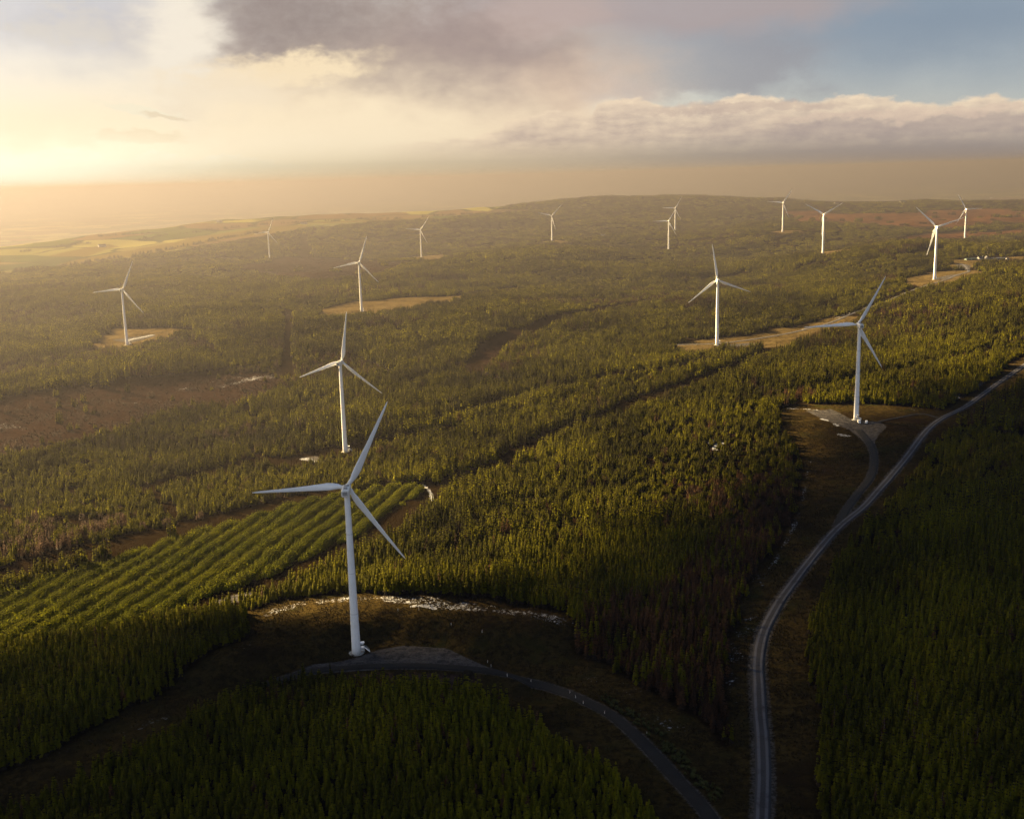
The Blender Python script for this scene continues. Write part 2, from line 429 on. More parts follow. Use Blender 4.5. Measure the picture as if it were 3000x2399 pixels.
GRAVEL = [[(590, 1428), (660, 1400), (720, 1393), (760, 1382), (800, 1368), (850, 1360), (940, 1366), (985, 1388), (1060, 1420), (1000, 1411), (900, 1407), (780, 1408), (680, 1416)],
          [(1700, 866), (1750, 862), (1795, 885), (1850, 888), (1866, 898), (1845, 920), (1835, 945), (1815, 925), (1790, 905), (1740, 885)],
          [(450, 1268), (480, 1256), (525, 1246), (530, 1252), (500, 1266), (470, 1273)], [(635, 964), (665, 961), (680, 968), (660, 975)],
          [(1500, 728), (1580, 722), (1600, 724), (1540, 732)], [(1960, 588), (2010, 578), (2020, 580), (1975, 590)], [(235, 716), (320, 704), (330, 706), (275, 722)],
          [(2010, 556), (2040, 558), (2042, 570), (2020, 566)]]
GRAVEL = [poly_w(p) for p in GRAVEL]
PINK = poly_w([(740, 1426), (800, 1420), (900, 1420), (1000, 1424), (1010, 1440), (960, 1455), (850, 1448)])
GOLD = [poly_w(p) for p in ([(120, 562), (250, 544), (420, 515), (560, 492), (650, 480), (640, 474), (540, 480), (420, 500), (260, 530), (160, 548)],
        [(100, 540), (230, 515), (250, 520), (180, 540)], [(620, 470), (760, 464), (900, 458), (940, 462), (800, 468)])]

# ------------------------------------------------------------------ terrain sheet
def wob_of(p): return 2.2 if np.hypot(*p.mean(0)) < 1000 else 8.0
def masks(x, y):
    r = np.hypot(x, y); az = np.degrees(np.arctan2(x, y))
    m = {}
    grass = np.zeros(x.shape); brown = np.zeros(x.shape); moor = np.zeros(x.shape); gravel = np.zeros(x.shape); snow = np.zeros(x.shape); gold = np.zeros(x.shape)
    for p in CLEAR: grass = np.maximum(grass, poly_mask(p, x, y, 3, 0, wob_of(p)))
    for l, w in RIDE_W: grass = np.maximum(grass, .07 * line_mask(l, x, y, w, 3))
    for p in BROWN: brown = np.maximum(brown, poly_mask(p, x, y, 6, 0, 8))
    for p in MOOR: moor = np.maximum(moor, poly_mask(p, x, y, 30, 0, 30))
    for p in GRAVEL: gravel = np.maximum(gravel, poly_mask(p, x, y, 2))
    for p in GOLD: gold = np.maximum(gold, poly_mask(p, x, y, 14))
    for l, w, a in SNOW_L: snow = np.maximum(snow, a * line_mask(l, x, y, w * .4, w))
    for l, w in ((R['R1'], 6), (R['R3'], 5), (R['R2'], 5), (R['R4'], 5)): gravel = np.maximum(gravel, .55 * line_mask(l, x, y, w * .6, w * .6))
    far = sstep(r - np.interp(az, _fb_az, _fb_D), -30, 60)
    m['grass'], m['brown'], m['moor'], m['gravel'], m['snow'], m['gold'], m['farm'] = grass, brown, moor, gravel, snow, gold, far
    st = np.zeros(x.shape)
    for p in CLEAR: st = np.maximum(st, poly_mask(p, x, y, 3, 0, wob_of(p)))
    m['straw'] = st * sstep(r, 1050, 1450)
    m['pink'] = poly_mask(PINK, x, y, 3)
    return m

rr = [0.5, 40, 100, 160, 210]
while rr[-1] < 60000:
    r_ = rr[-1]
    rr.append(r_ + (8 if r_ < 290 else 1.5 if r_ < 620 else max(1.5, .0034 * r_) if r_ < 6500 else .02 * r_))
rr = np.array(rr)
aa = np.radians(np.concatenate([np.arange(-180, -60, 6), np.arange(-60, -30, 1.0), np.arange(-30, 30, .125), np.arange(30, 60, 1.0), np.arange(60, 180, 6)]))
GX = np.outer(rr, np.sin(aa)); GY = np.outer(rr, np.cos(aa))
GZ = H(GX.ravel(), GY.ravel())
nr, na = GX.shape
idx = np.arange(nr * na).reshape(nr, na)
nxt = np.roll(idx, -1, 1)
quads = np.stack([idx[:-1], nxt[:-1], nxt[1:], idx[1:]], -1).reshape(-1, 4)[:, ::-1]
MK = masks(GX.ravel(), GY.ravel())
me = mesh_np('ground', np.c_[GX.ravel(), GY.ravel(), GZ], [quads], smooth=True)
for k, v in MK.items():
    a = me.attributes.new(k, 'FLOAT', 'POINT'); a.data.foreach_set('value', v.astype(np.float32))
ground = link('ground', me); tag(ground, kind='structure')

def ground_material():
    m, nt, bs, out = material('moor_ground')
    g = nt.node('ShaderNodeNewGeometry').outputs['Position']
    n1 = nt.noise(g, .05, 6, .6); n2 = nt.noise(g, .9, 5, .65); n3 = nt.noise(g, .012, 4, .5); n4 = nt.noise(g, .3, 4, .6)
    col = nt.mix(nt.smooth(n2, .35, .7), (.0042, .0027, .0015), (.0100, .0065, .0027))            # forest floor: needles and heather
    grass = nt.mix(nt.smooth(n4 * .6 + n2 * .4, .36, .62), (.0084, .0064, .0031), (.0345, .0245, .0081))
    grass = nt.mix(nt.smooth(n1, .5, .68), grass, (.0196, .0191, .0054))
    grass = nt.mix(nt.smooth(n3 * .5 + n1 * .5, .50, .60) * .8, grass, (.0132, .0082, .0052))
    col = nt.mix(nt.attr('grass'), col, grass)
    col = nt.mix(nt.attr('straw') * nt.smooth(n1 * .6 + n4 * .4, .34, .58), col, nt.mix(n2, (.046, .034, .015), (.086, .063, .028)))
    brown = nt.mix(nt.smooth(n2 * .45 + n4 * .55, .40, .60), (.0062, .0036, .0026), (.0206, .0123, .0088))
    col = nt.mix(nt.attr('brown'), col, brown)
    moor = nt.mix(nt.smooth(n1 * .6 + n3 * .4, .4, .62), (.0279, .0118, .0062), (.0651, .0305, .0124))
    col = nt.mix(nt.attr('moor'), col, moor)
    # farmland: hedged fields
    wp = nt.node('ShaderNodeVectorMath', operation='ADD')
    nn = nt.node('ShaderNodeTexNoise'); nt.put(nn.inputs['Vector'], g); nn.inputs['Scale'].default_value = .004
    sc_ = nt.node('ShaderNodeVectorMath', operation='SCALE'); nt.put(sc_.inputs[0], nn.outputs['Color']); sc_.inputs['Scale'].default_value = 160
    nt.put(wp.inputs[0], g); nt.put(wp.inputs[1], sc_.outputs[0])
    vo = nt.node('ShaderNodeTexVoronoi', voronoi_dimensions='2D', feature='F1'); nt.put(vo.inputs['Vector'], wp.outputs[0]); vo.inputs['Scale'].default_value = 1 / 260.
    ve = nt.node('ShaderNodeTexVoronoi', voronoi_dimensions='2D', feature='DISTANCE_TO_EDGE'); nt.put(ve.inputs['Vector'], wp.outputs[0]); ve.inputs['Scale'].default_value = 1 / 260.
    sx = nt.node('ShaderNodeSeparateColor'); nt.put(sx.inputs[0], vo.outputs['Color'])
    fld = nt.mix(nt.smooth(X(nt, sx.outputs[0]), .2, .8), (.0350, .0462, .0105), (.1470, .1330, .0385))
    fld = nt.mix(nt.smooth(X(nt, sx.outputs[1]), .62, .8), fld, (.075, .050, .026))
    fld = nt.mix(nt.smooth(nt.noise(g, .0011, 5, .6), .53, .60), fld, (.026, .034, .014))
    fld = nt.mix(nt.smooth(X(nt, ve.outputs['Distance']), .03, .07, 1., 0.) * nt.smooth(nt.noise(g, .004, 2), .35, .5), fld, (.022, .026, .012))
    col = nt.mix(nt.attr('farm'), col, fld)
    gold = nt.mix(n1, (.0504, .0357, .0084), (.0840, .0630, .0152))
    col = nt.mix(nt.attr('gold') * .9, col, gold)
    grav = nt.mix(nt.smooth(n2 * .5 + n4 * .5, .4, .6), (.0214, .0207, .0221), (.0607, .0571, .0571))
    scuff = nt.noise(nt.vec(X(nt, (sg := nt.node('ShaderNodeSeparateXYZ')).outputs[0]) * .25, sg.outputs[1], sg.outputs[2]), .35, 5, .65, .8); nt.l.new(g, sg.inputs[0])
    grav = nt.mix(nt.smooth(scuff, .54, .70), grav, (.085, .080, .078))
    col = nt.mix(nt.smooth(nt.attr('gravel') + (n2 - .5) * .5, .35, .65), col, grav)
    pink = nt.mix(nt.smooth(n4, .4, .6), (.0340, .0200, .0168), (.0600, .0368, .0300))
    col = nt.mix(nt.attr('pink') * .85, col, pink)
    sn = nt.smooth(nt.attr('snow') * .62 + nt.noise(g, .55, 6, .7) * .8 + (n1 - .5) * .5, .80, .90)
    sn = sn * nt.smooth(nt.attr('snow'), .05, .25)
    col = nt.mix(sn, col, (.22, .23, .26))
    nt.put(bs.inputs['Base Color'], col); bs.inputs['Roughness'].default_value = 1.; bs.inputs['Specular IOR Level'].default_value = 0.
    bp = nt.node('ShaderNodeBump'); bp.inputs['Strength'].default_value = .9; bp.inputs['Distance'].default_value = .9
    nt.put(bp.inputs['Height'], n2 * .6 + n4 * .8 + n1 * 1.2); nt.l.new(bp.outputs[0], bs.inputs['Normal'])
    return m
ground.data.materials.append(ground_material())

# ------------------------------------------------------------------ gravel roads
def road_material(name, tint, ruts):
    m, nt, bs, out = material(name)
    g = nt.node('ShaderNodeNewGeometry').outputs['Position']
    n2 = nt.noise(g, 1.6, 5, .7); n1 = nt.noise(g, .12, 4, .6)
    a = nt.attr('across')          # -1 .. 1 over the carriageway
    col = nt.mix(nt.smooth(n2 * .5 + n1 * .5, .35, .65), tuple(c * .62 for c in tint), tint)
    if ruts:
        q = nt.math('ABSOLUTE', nt.math('ABSOLUTE', a + (n1 - .5) * .12) - .45)
        col = nt.mix(nt.smooth(q, .10, .24, 1., 0.) * nt.smooth(n1, .25, .5) * .9, col, tuple(c * 2.1 for c in tint))
    edge = nt.smooth(nt.math('ABSOLUTE', a) + (n2 - .5) * .5, .78, 1.0)
    col = nt.mix(edge, col, (.020, .015, .008))
    nt.put(bs.inputs['Base Color'], col); bs.inputs['Roughness'].default_value = .95; bs.inputs['Specular IOR Level'].default_value = .06
    bp = nt.node('ShaderNodeBump'); bp.inputs['Strength'].default_value = .6; bp.inputs['Distance'].default_value = .25
    nt.put(bp.inputs['Height'], n2); nt.l.new(bp.outputs[0], bs.inputs['Normal'])
    return m

def ribbon(name, line, half, mat, lift=.22, taper=0):
    t = np.gradient(line, axis=0); t /= np.linalg.norm(t, axis=1)[:, None] + 1e-9
    nrm = np.c_[t[:, 1], -t[:, 0]]
    s = np.array([-1, -.7, -.45, -.2, 0, .2, .45, .7, 1.0])
    wob = half * (1 + .10 * fbm(line[:, 0], line[:, 1], 14, 2, 2))
    P = line[:, None] + nrm[:, None] * (s[None, :, None] * wob[:, None, None])
    z = H(P[..., 0].ravel(), P[..., 1].ravel()).reshape(P.shape[:2])
    z = np.maximum(z, z.mean(1, keepdims=True) - .3) + lift + .10 * (1 - s[None] ** 2)
    z[:, (0, -1)] -= lift + .35
    n, k = P.shape[:2]; ii = np.arange(n * k).reshape(n, k)
    q = np.stack([ii[:-1, :-1], ii[:-1, 1:], ii[1:, 1:], ii[1:, :-1]], -1).reshape(-1, 4)
    me = mesh_np(name, np.c_[P[..., 0].ravel(), P[..., 1].ravel(), z.ravel()], [q], mat, True)
    a = me.attributes.new('across', 'FLOAT', 'POINT'); a.data.foreach_set('value', np.tile(s, n).astype(np.float32))
    o = link(name, me); tag(o, kind='structure'); return o
GRAV = road_material('grey_gravel', (.036, .036, .042), True)
DARKG = road_material('dark_gravel', (.016, .0155, .016), False)
ribbon('gravel_road', R['R1'], 3.3, GRAV, .34)
ribbon('service_track', R['R3'], 3.4, DARKG)
ribbon('turning_track', R['R2'], 3.4, DARKG)
ribbon('service_track', R['R4'], 3.0, GRAV)
ribbon('turning_track', R['R5'], 2.0, DARKG, .26)

# ------------------------------------------------------------------ trees
def foliage_mat(name, a, b, trans=.22):
    m, nt, bs, out = material(name)
    oi = nt.node('ShaderNodeObjectInfo')
    g = nt.node('ShaderNodeNewGeometry').outputs['Position']
    w = nt.noise(g, .016, 3, .6); f = nt.noise(g, .38, 3, .6); v = nt.noise(g, .0045, 3, .55)
    k = (X(nt, oi.outputs['Random']) * .30 + nt.smooth(w, .35, .65) * .34 + nt.smooth(v, .38, .60) * .36 + (f - .5) * .8).clamp()
    col = nt.mix(k, a, b)
    nt.put(bs.inputs['Base Color'], col); bs.inputs['Roughness'].default_value = .9; bs.inputs['Specular IOR Level'].default_value = .04
    tr = nt.node('ShaderNodeBsdfTranslucent'); nt.put(tr.inputs[0], col)
    mx = nt.node('ShaderNodeMixShader'); mx.inputs[0].default_value = trans
    nt.l.new(bs.outputs[0], mx.inputs[1]); nt.l.new(tr.outputs[0], mx.inputs[2]); nt.l.new(mx.outputs[0], out.inputs[0])
    return m
SPRUCE = foliage_mat('spruce_needles', (.020, .024, .003), (.238, .226, .005), .72)
LARCHM = foliage_mat('larch_twigs', (.014, .008, .005), (.100, .048, .018), .4)
YOUNGM = foliage_mat('young_needles', (.105, .130, .004), (.275, .275, .009), .70)
bark, _nt, _bs, _o = material('bark')
_nt.put(_bs.inputs['Base Color'], _nt.mix(_nt.noise(_nt.node('ShaderNodeNewGeometry').outputs['Position'], 3, 4), (.05, .035, .025), (.11, .08, .06)))

def crown_np(rg, h, r, whorls, per, bottom=.06, droop=.65, core=.34, gap=0., dead=.17):
    """a conifer crown of many flat sprays round a ragged core; returns verts, tris"""
    V, T, MI = [], [], []
    def tri(a, b, c, m=0):
        n = len(V); V.extend((a, b, c)); T.append((n, n + 1, n + 2)); MI.append(m)
    lean = rg.normal(0, .012, 2)
    ph = rg.uniform(0, 6.28)
    for w in range(whorls):
        f = (w + rg.uniform(-.3, .3)) / whorls; f = min(max(f, 0), .97)
        z = h * (bottom + (1 - bottom) * f)
        L0 = r * (1 - f) ** .78 + .12 * r
        if f < .12: L0 *= .8
        n = max(4, int(per * (1 - .45 * f)))
        for k in range(n):
            if rg.random() < gap: continue
            a = ph + 2 * PI * (k + rg.uniform(-.35, .35)) / n + w * 1.3
            L = L0 * rg.uniform(.62, 1.18)
            dr = droop * L * rg.uniform(.5, 1.4) - (.35 * L if f > .75 else 0)
            wd = .30 * L + .16 * r
            ca, sa = math.cos(a), math.sin(a)
            lx, ly = lean * z
            P0 = (lx, ly, z + .10 * L)
            Pl = (lx + ca * L * .6 - sa * wd, ly + sa * L * .6 + ca * wd, z - dr * .55 - .06 * L)
            Pr = (lx + ca * L * .6 + sa * wd, ly + sa * L * .6 - ca * wd, z - dr * .55 - .06 * L)
            Pt = (lx + ca * L, ly + sa * L, z - dr)
            Pm = (lx + ca * L * .62, ly + sa * L * .62, z - dr * .30 + .10 * L)
            m_ = 1 if f < dead * rg.uniform(.6, 1.4) else 0
            tri(P0, Pl, Pm, m_); tri(P0, Pm, Pr, m_); tri(Pm, Pl, Pt, m_); tri(Pm, Pt, Pr, m_)
    # leader and inner core
    m = 6
    for k in range(m):
        a0, a1 = 2 * PI * k / m, 2 * PI * (k + 1) / m
        top = (lean[0] * h, lean[1] * h, h)
        q = core * r
        tri((q * math.cos(a0), q * math.sin(a0), h * bottom), (q * math.cos(a1), q * math.sin(a1), h * bottom), top, 1)
    return np.array(V), np.array(T), np.array(MI)

def clump_np(rg, n, size, h, r, whorls, per, **kw):
    V, T, MI = [], [], []; off = 0
    g = int(math.ceil(math.sqrt(n)))
    for k in range(n):
        v, t, mi = crown_np(rg, h * rg.uniform(.72, 1.2), r * rg.uniform(.85, 1.25), whorls, per, **kw)
        cx = ((k % g) + .5 + rg.uniform(-.42, .42)) / g - .5; cy = ((k // g) + .5 + rg.uniform(-.42, .42)) / g - .5
        V.append(v + np.array([cx * size, cy * size, 0])); T.append(t + off); MI.append(mi); off += len(v)
    return np.vstack(V), np.vstack(T), np.concatenate(MI)

TWIGS = foliage_mat('dead_twigs', (.010, .007, .005), (.024, .017, .011), .05)
def tree_mesh(name, data, mat):
    v, t, mi = data
    me = mesh_np(name, v, [t], mat); me.materials.append(TWIGS)
    me.polygons.foreach_set('material_index', mi.astype(np.int32)); return me

def collection(name, items):
    c = bpy.data.collections.new(name)
    for i, me in enumerate(items):
        o = bpy.data.objects.new('%s_%02d' % (name, i), me); c.objects.link(o)
    return c
rg = np.random.default_rng(5)
SP_MESH = [tree_mesh('spruce_crown', crown_np(rg, 10, rg.uniform(1.35, 2.1), 11, 9), SPRUCE) for _ in range(7)]
LA_MESH = [tree_mesh('larch_crown', crown_np(rg, 10, rg.uniform(1.3, 1.7), 11, 7, droop=.1, core=.14, gap=.25, dead=.15), LARCHM) for _ in range(4)]
C4 = [tree_mesh('spruce_clump', clump_np(rg, 6, 6.4, 10, 1.65, 8, 6), SPRUCE) for _ in range(6)]
L4 = [tree_mesh('larch_clump', clump_np(rg, 6, 6.4, 10, 1.5, 8, 5, droop=.1, core=.2, gap=.2), LARCHM) for _ in range(3)]
C9 = [tree_mesh('spruce_clump', clump_np(rg, 14, 10.8, 10, 1.8, 6, 6), SPRUCE) for _ in range(5)]
L9 = [tree_mesh('larch_clump', clump_np(rg, 9, 10.6, 10, 1.9, 6, 6, droop=.1), LARCHM) for _ in range(3)]
C16 = [tree_mesh('spruce_clump', clump_np(rg, 20, 20, 9, 2.6, 4, 5), SPRUCE) for _ in range(5)]
L16 = [tree_mesh('larch_clump', clump_np(rg, 20, 20, 9, 2.4, 4, 5, droop=.1), LARCHM) for _ in range(3)]
Y4 = [tree_mesh('young_clump', clump_np(rg, 8, 4.4, 3.6, .72, 5, 5, bottom=.02, dead=0, core=.2), YOUNGM) for _ in range(5)]

def jitter_grid(x0, x1, y0, y1, s, ang=0., jit=.42):
    R_ = math.hypot(x1 - x0, y1 - y0) / 2 + s; n = int(R_ / s) + 1
    i, j = np.meshgrid(np.arange(-n, n), np.arange(-n, n))
    p = np.c_[i.ravel(), j.ravel()] + rng.uniform(-jit, jit, (i.size, 2)); p *= s
    c, d = math.cos(ang), math.sin(ang)
    p = p @ np.array([[c, d], [-d, c]]) + np.array([(x0 + x1) / 2, (y0 + y1) / 2])
    return p[(p[:, 0] > x0) & (p[:, 0] < x1) & (p[:, 1] > y0) & (p[:, 1] < y1)]

def compartment(x, y):
    """planted blocks: distance to the nearest block edge (m) and two numbers per block"""
    a = .52; u = x * math.cos(a) + y * math.sin(a) + 46 * fbm(x, y, 420, 101, 2); v = -x * math.sin(a) + y * math.cos(a) + 46 * fbm(x, y, 420, 111, 2)
    v = v / 150.; j = np.floor(v).astype(np.int64); u = u / 290. + hash2(j, j * 0, 5) * 3.; i = np.floor(u).astype(np.int64)
    fu, fv = u - i, v - j
    d = np.minimum(np.minimum(fu, 1 - fu) * 290, np.minimum(fv, 1 - fv) * 150)
    return d, hash2(i, j, 21), hash2(i, j, 33)

def forest_points(dmin, dmax, s, size, ang=.35):
    p = jitter_grid(-dmax * .62, dmax * .62, dmin * .8, dmax, s, ang)
    r = np.hypot(p[:, 0], p[:, 1]); az = np.degrees(np.arctan2(p[:, 0], p[:, 1]))
    p = p[(r >= dmin) & (r < dmax) & (np.abs(az) < np.interp(r, [300, 1400], [43, 32])) & (r < np.interp(az, _fb_az, _fb_D) + 40 * fbm(p[:, 0], p[:, 1], 200, 1, 2))]
    x, y = p[:, 0], p[:, 1]
    open_ = np.zeros(len(p))
    e = size * .5
    for q in CLEAR: open_ = np.maximum(open_, poly_mask(q, x, y, 4, e * .6, wob_of(q)))
    for q in BROWN: open_ = np.maximum(open_, .975 * poly_mask(q, x, y, 8, e * .6, 8))
    for q in MOOR: open_ = np.maximum(open_, .975 * poly_mask(q, x, y, 30, e, 30))
    for l, w in RIDE_W: open_ = np.maximum(open_, line_mask(l, x, y, w + e * .5, 2))
    for l, w in ((R['R1'], 7), (R['R2'], 6), (R['R3'], 3.6), (R['R4'], 7)): open_ = np.maximum(open_, line_mask(l, x, y, w + e * .5, 2))
    # wind-thrown gaps
    gap = sstep(fbm(x, y, 55, 71, 3), .38, .54) * .7
    cd, c1, c2 = compartment(x, y)
    ride = (1 - sstep(cd, 2.0 + .0016 * np.hypot(x, y), 4.5 + .0022 * np.hypot(x, y))) * sstep(np.hypot(x, y), 420, 700) * (.55 + .45 * (c2 > .4))
    keep = rng.random(len(p)) > np.maximum(np.maximum(open_, gap), ride)
    p = p[keep]; x, y = p[:, 0], p[:, 1]
    for fx, fy, _ in FEET:
        p = p[np.hypot(p[:, 0] - fx, p[:, 1] - fy) > 16]
    return p

def attrs(p, h_nom):
    x, y = p[:, 0], p[:, 1]; n = len(p)
    h = 9.6 + 4.2 * fbm(x, y, 170, 44, 3) + 2.0 * fbm(x, y, 30, 45, 2) + 2.6 * fbm(x, y, 13, 47, 2)
    cd, c1, c2 = compartment(x, y); h = h + (c1 - .5) * 5.0 * sstep(np.hypot(x, y), 420, 800)
    ml = poly_mask(MIDLEFT, x, y, 10)
    h = h * (1 - ml) + ml * (7.2 + 3 * fbm(x, y, 60, 46, 2))
    h = np.clip(h, 4.0, 14) * np.where(rng.random(n) < .12, rng.uniform(.45, .75, n), rng.uniform(.76, 1.18, n))
    lm = poly_mask(LARCH, x, y, 12) * .78
    lm = np.maximum(lm, sstep(fbm(x, y, 150, 81, 3), .30, .46) * .6)
    lm = np.maximum(lm, np.where((c2 > .88) & (np.hypot(x, y) > 650), .38, 0)); lm = np.maximum(lm, .28 * sstep(np.hypot(x, y), 2500, 4200)); lm = np.maximum(lm, .025)
    larch = rng.random(n) < lm
    sz = h / h_nom
    sxy = sz ** .6 * rng.uniform(.80, 1.30, n)
    return h, sz, sxy, larch

def scatter(name, coll, P, sxy, sz, proto, label, cat=None):
    me = bpy.data.meshes.new(name); n = len(P)
    me.vertices.add(n); me.vertices.foreach_set('co', P.astype(np.float32).ravel())
    S = np.c_[sxy, sxy, sz].astype(np.float32)
    a = me.attributes.new('tree_scale', 'FLOAT_VECTOR', 'POINT'); a.data.foreach_set('vector', S.ravel())
    Rt = np.c_[rng.normal(0, .02, n), rng.normal(0, .02, n), rng.uniform(0, 2 * PI, n)].astype(np.float32)
    a = me.attributes.new('tree_turn', 'FLOAT_VECTOR', 'POINT'); a.data.foreach_set('vector', Rt.ravel())
    a = me.attributes.new('tree_pick', 'INT', 'POINT'); a.data.foreach_set('value', proto.astype(np.int32))
    o = link(name, me)
    ng = bpy.data.node_groups.new(name + '_scatter', 'GeometryNodeTree')
    ng.interface.new_socket('Geometry', in_out='INPUT', socket_type='NodeSocketGeometry')
    ng.interface.new_socket('Geometry', in_out='OUTPUT', socket_type='NodeSocketGeometry')
    N, L = ng.nodes, ng.links
    gi = N.new('NodeGroupInput'); go = N.new('NodeGroupOutput')
    ip = N.new('GeometryNodeInstanceOnPoints'); ci = N.new('GeometryNodeCollectionInfo')
    ci.inputs['Collection'].default_value = coll; ci.inputs['Separate Children'].default_value = True; ci.inputs['Reset Children'].default_value = True
    ip.inputs['Pick Instance'].default_value = True
    def na(nm, typ):
        q = N.new('GeometryNodeInputNamedAttribute'); q.data_type = typ; q.inputs['Name'].default_value = nm
        return next(s for s in q.outputs if s.enabled and s.name == 'Attribute')
    L.new(gi.outputs[0], ip.inputs['Points']); L.new(ci.outputs[0], ip.inputs['Instance'])
    L.new(na('tree_scale', 'FLOAT_VECTOR'), ip.inputs['Scale'])
    e2r = N.new('FunctionNodeEulerToRotation'); L.new(na('tree_turn', 'FLOAT_VECTOR'), e2r.inputs[0]); L.new(e2r.outputs[0], ip.inputs['Rotation'])
    L.new(na('tree_pick', 'INT'), ip.inputs['Instance Index'])
    L.new(ip.outputs[0], go.inputs[0])
    md = o.modifiers.new('scatter', 'NODES'); md.node_group = ng
    tag(o, label, cat, kind='stuff')
    return o

ALL = SP_MESH + LA_MESH + C4 + L4 + C9 + L9 + C16 + L16
off = {}; k_ = 0
for nm, L_ in (('sp', SP_MESH), ('la', LA_MESH), ('c4', C4), ('l4', L4), ('c9', C9), ('l9', L9), ('c16', C16), ('l16', L16)):
    off[nm] = (k_, len(L_)); k_ += len(L_)
def pick(nm, n): return off[nm][0] + rng.integers(0, off[nm][1], n)
young_in = lambda p: poly_mask(YOUNG, p[:, 0], p[:, 1], 3, 4) > .5

PT, SXY, SZ, PR = [], [], [], []
near_trees = None
for dmin, dmax, s, size, sp, la in ((270, 660, 2.75, 2.6, 'sp', 'la'), (660, 1500, 6.1, 5.6, 'c4', 'l4'), (1500, 2650, 10.4, 10, 'c9', 'l9'), (2650, 6200, 19.5, 20, 'c16', 'l16')):
    p = forest_points(dmin, dmax, s, size)
    p = p[~young_in(p)]
    h, sz, sxy, larch = attrs(p, 9.0 if sp == 'c16' else 10.0)
    z = H(p[:, 0], p[:, 1]) - .15
    pr = np.where(larch, pick(la, len(p)), pick(sp, len(p)))
    P3 = np.c_[p, z]
    if sp == 'sp':
        # the trees that show largest become objects of their own
        q = P3 + np.array([0, 0, 5.0])
        qx, qy, qz = proj(q)
        tx, ty, _ = proj(P3 + np.c_[np.zeros((len(p), 2)), h * .85])
        inframe = (qx > 12) & (qx < 2144) & (ty > 0) & (ty < 1712)
        score = np.where(inframe, h / qz, 0)
        own = np.argsort(-score)[:300]
        near_trees = (P3[own], sxy[own], sz[own], pr[own], larch[own], qx[own])
        keep = np.ones(len(p), bool); keep[own] = False
        P3, sxy, sz, pr = P3[keep], sxy[keep], sz[keep], pr[keep]
    PT.append(P3); SXY.append(sxy); SZ.append(sz); PR.append(pr)
forest_col = collection('forest_kinds', ALL)
scatter('conifer_forest', forest_col, np.vstack(PT), np.concatenate(SXY), np.concatenate(SZ), np.concatenate(PR),
        'dark green conifer plantation covering the rolling hills around the turbines', 'forest')
print('FOREST', [len(q) for q in PT])

# young plantation in planted bands
_lo, _hi = YOUNG.min(0), YOUNG.max(0); p = _lo + rng.random((int(np.prod(_hi - _lo) / 3.4), 2)) * (_hi - _lo)
p = p[poly_mask(YOUNG, p[:, 0], p[:, 1], 2) > .5]
band_dir = np.array([math.sin(d_ := math.radians(12.5)), math.cos(d_)])
bn = np.array([-band_dir[1], band_dir[0]])
tb = p @ bn / 12.5 + .30 * fbm(p[:, 0], p[:, 1], 70, 17, 2)
wave = .5 + .5 * np.sin(2 * PI * tb)
keep = rng.random(len(p)) < .18 + .82 * sstep(wave, .25, .6)
for l, w in RIDE_W[:4]: keep &= line_mask(l, p[:, 0], p[:, 1], w + 1, 2) < .5
p = p[keep]; wave = wave[keep]
ys = (.40 + 1.05 * wave) * rng.uniform(.8, 1.2, len(p)) * (1 + .5 * fbm(p[:, 0], p[:, 1], 40, 19, 2))
scatter('young_plantation', collection('young_kinds', Y4), np.c_[p, H(p[:, 0], p[:, 1]) - .1], ys ** .7, ys, rng.integers(0, len(Y4), len(p)),
        'bright yellow green young conifers planted in curving bands below the second turbine', 'young forest')

# ------------------------------------------------------------------ the nearest trees, each an object
def trunk_mesh(h=10.):
    b = MB(); rings = []
    for f in (0, .15, .5, .9):
        r = .17 * (1 - f) + .02
        rings.append([(r * math.cos(2 * PI * k / 7), r * math.sin(2 * PI * k / 7), h * f) for k in range(7)])
    return b.loft(rings).mesh('trunk', bark)
TRUNK = trunk_mesh()
proto = {}
for i in range(len(near_trees[0])):
    P, sx_, sz_, pr_, la_, qx_ = (a[i] for a in near_trees)
    kind = 'larch_tree' if la_ else 'spruce_tree'
    key = int(pr_)
    if key not in proto:
        root = empty(kind, (0, 0, 0)); cr = link('crown', ALL[key], root); tr = link('trunk', TRUNK, root)
        proto[key] = (root, cr, tr)
    else:
        r0, c0, t0 = proto[key]
        root = r0.copy(); COL.objects.link(root)
        for c in (c0, t0):
            d = c.copy(); COL.objects.link(d); d.parent = root
    root.location = P; root.scale = (sx_, sx_, sz_); root.rotation_euler = (0, 0, random.uniform(0, 6.28))
    side = 'knoll before the closest turbine' if qx_ < 1560 else 'stand beside the gravel road'
    if la_:
        tag(root, 'bare brown larch among the front trees of the ' + side, 'larch tree', 'brown larches at the near edge of the ' + ('knoll stand' if qx_ < 1560 else 'roadside stand'))
    else:
        tag(root, 'dark green spruce among the front trees of the ' + side, 'spruce tree', 'spruces at the near edge of the ' + ('knoll stand' if qx_ < 1560 else 'roadside stand'))

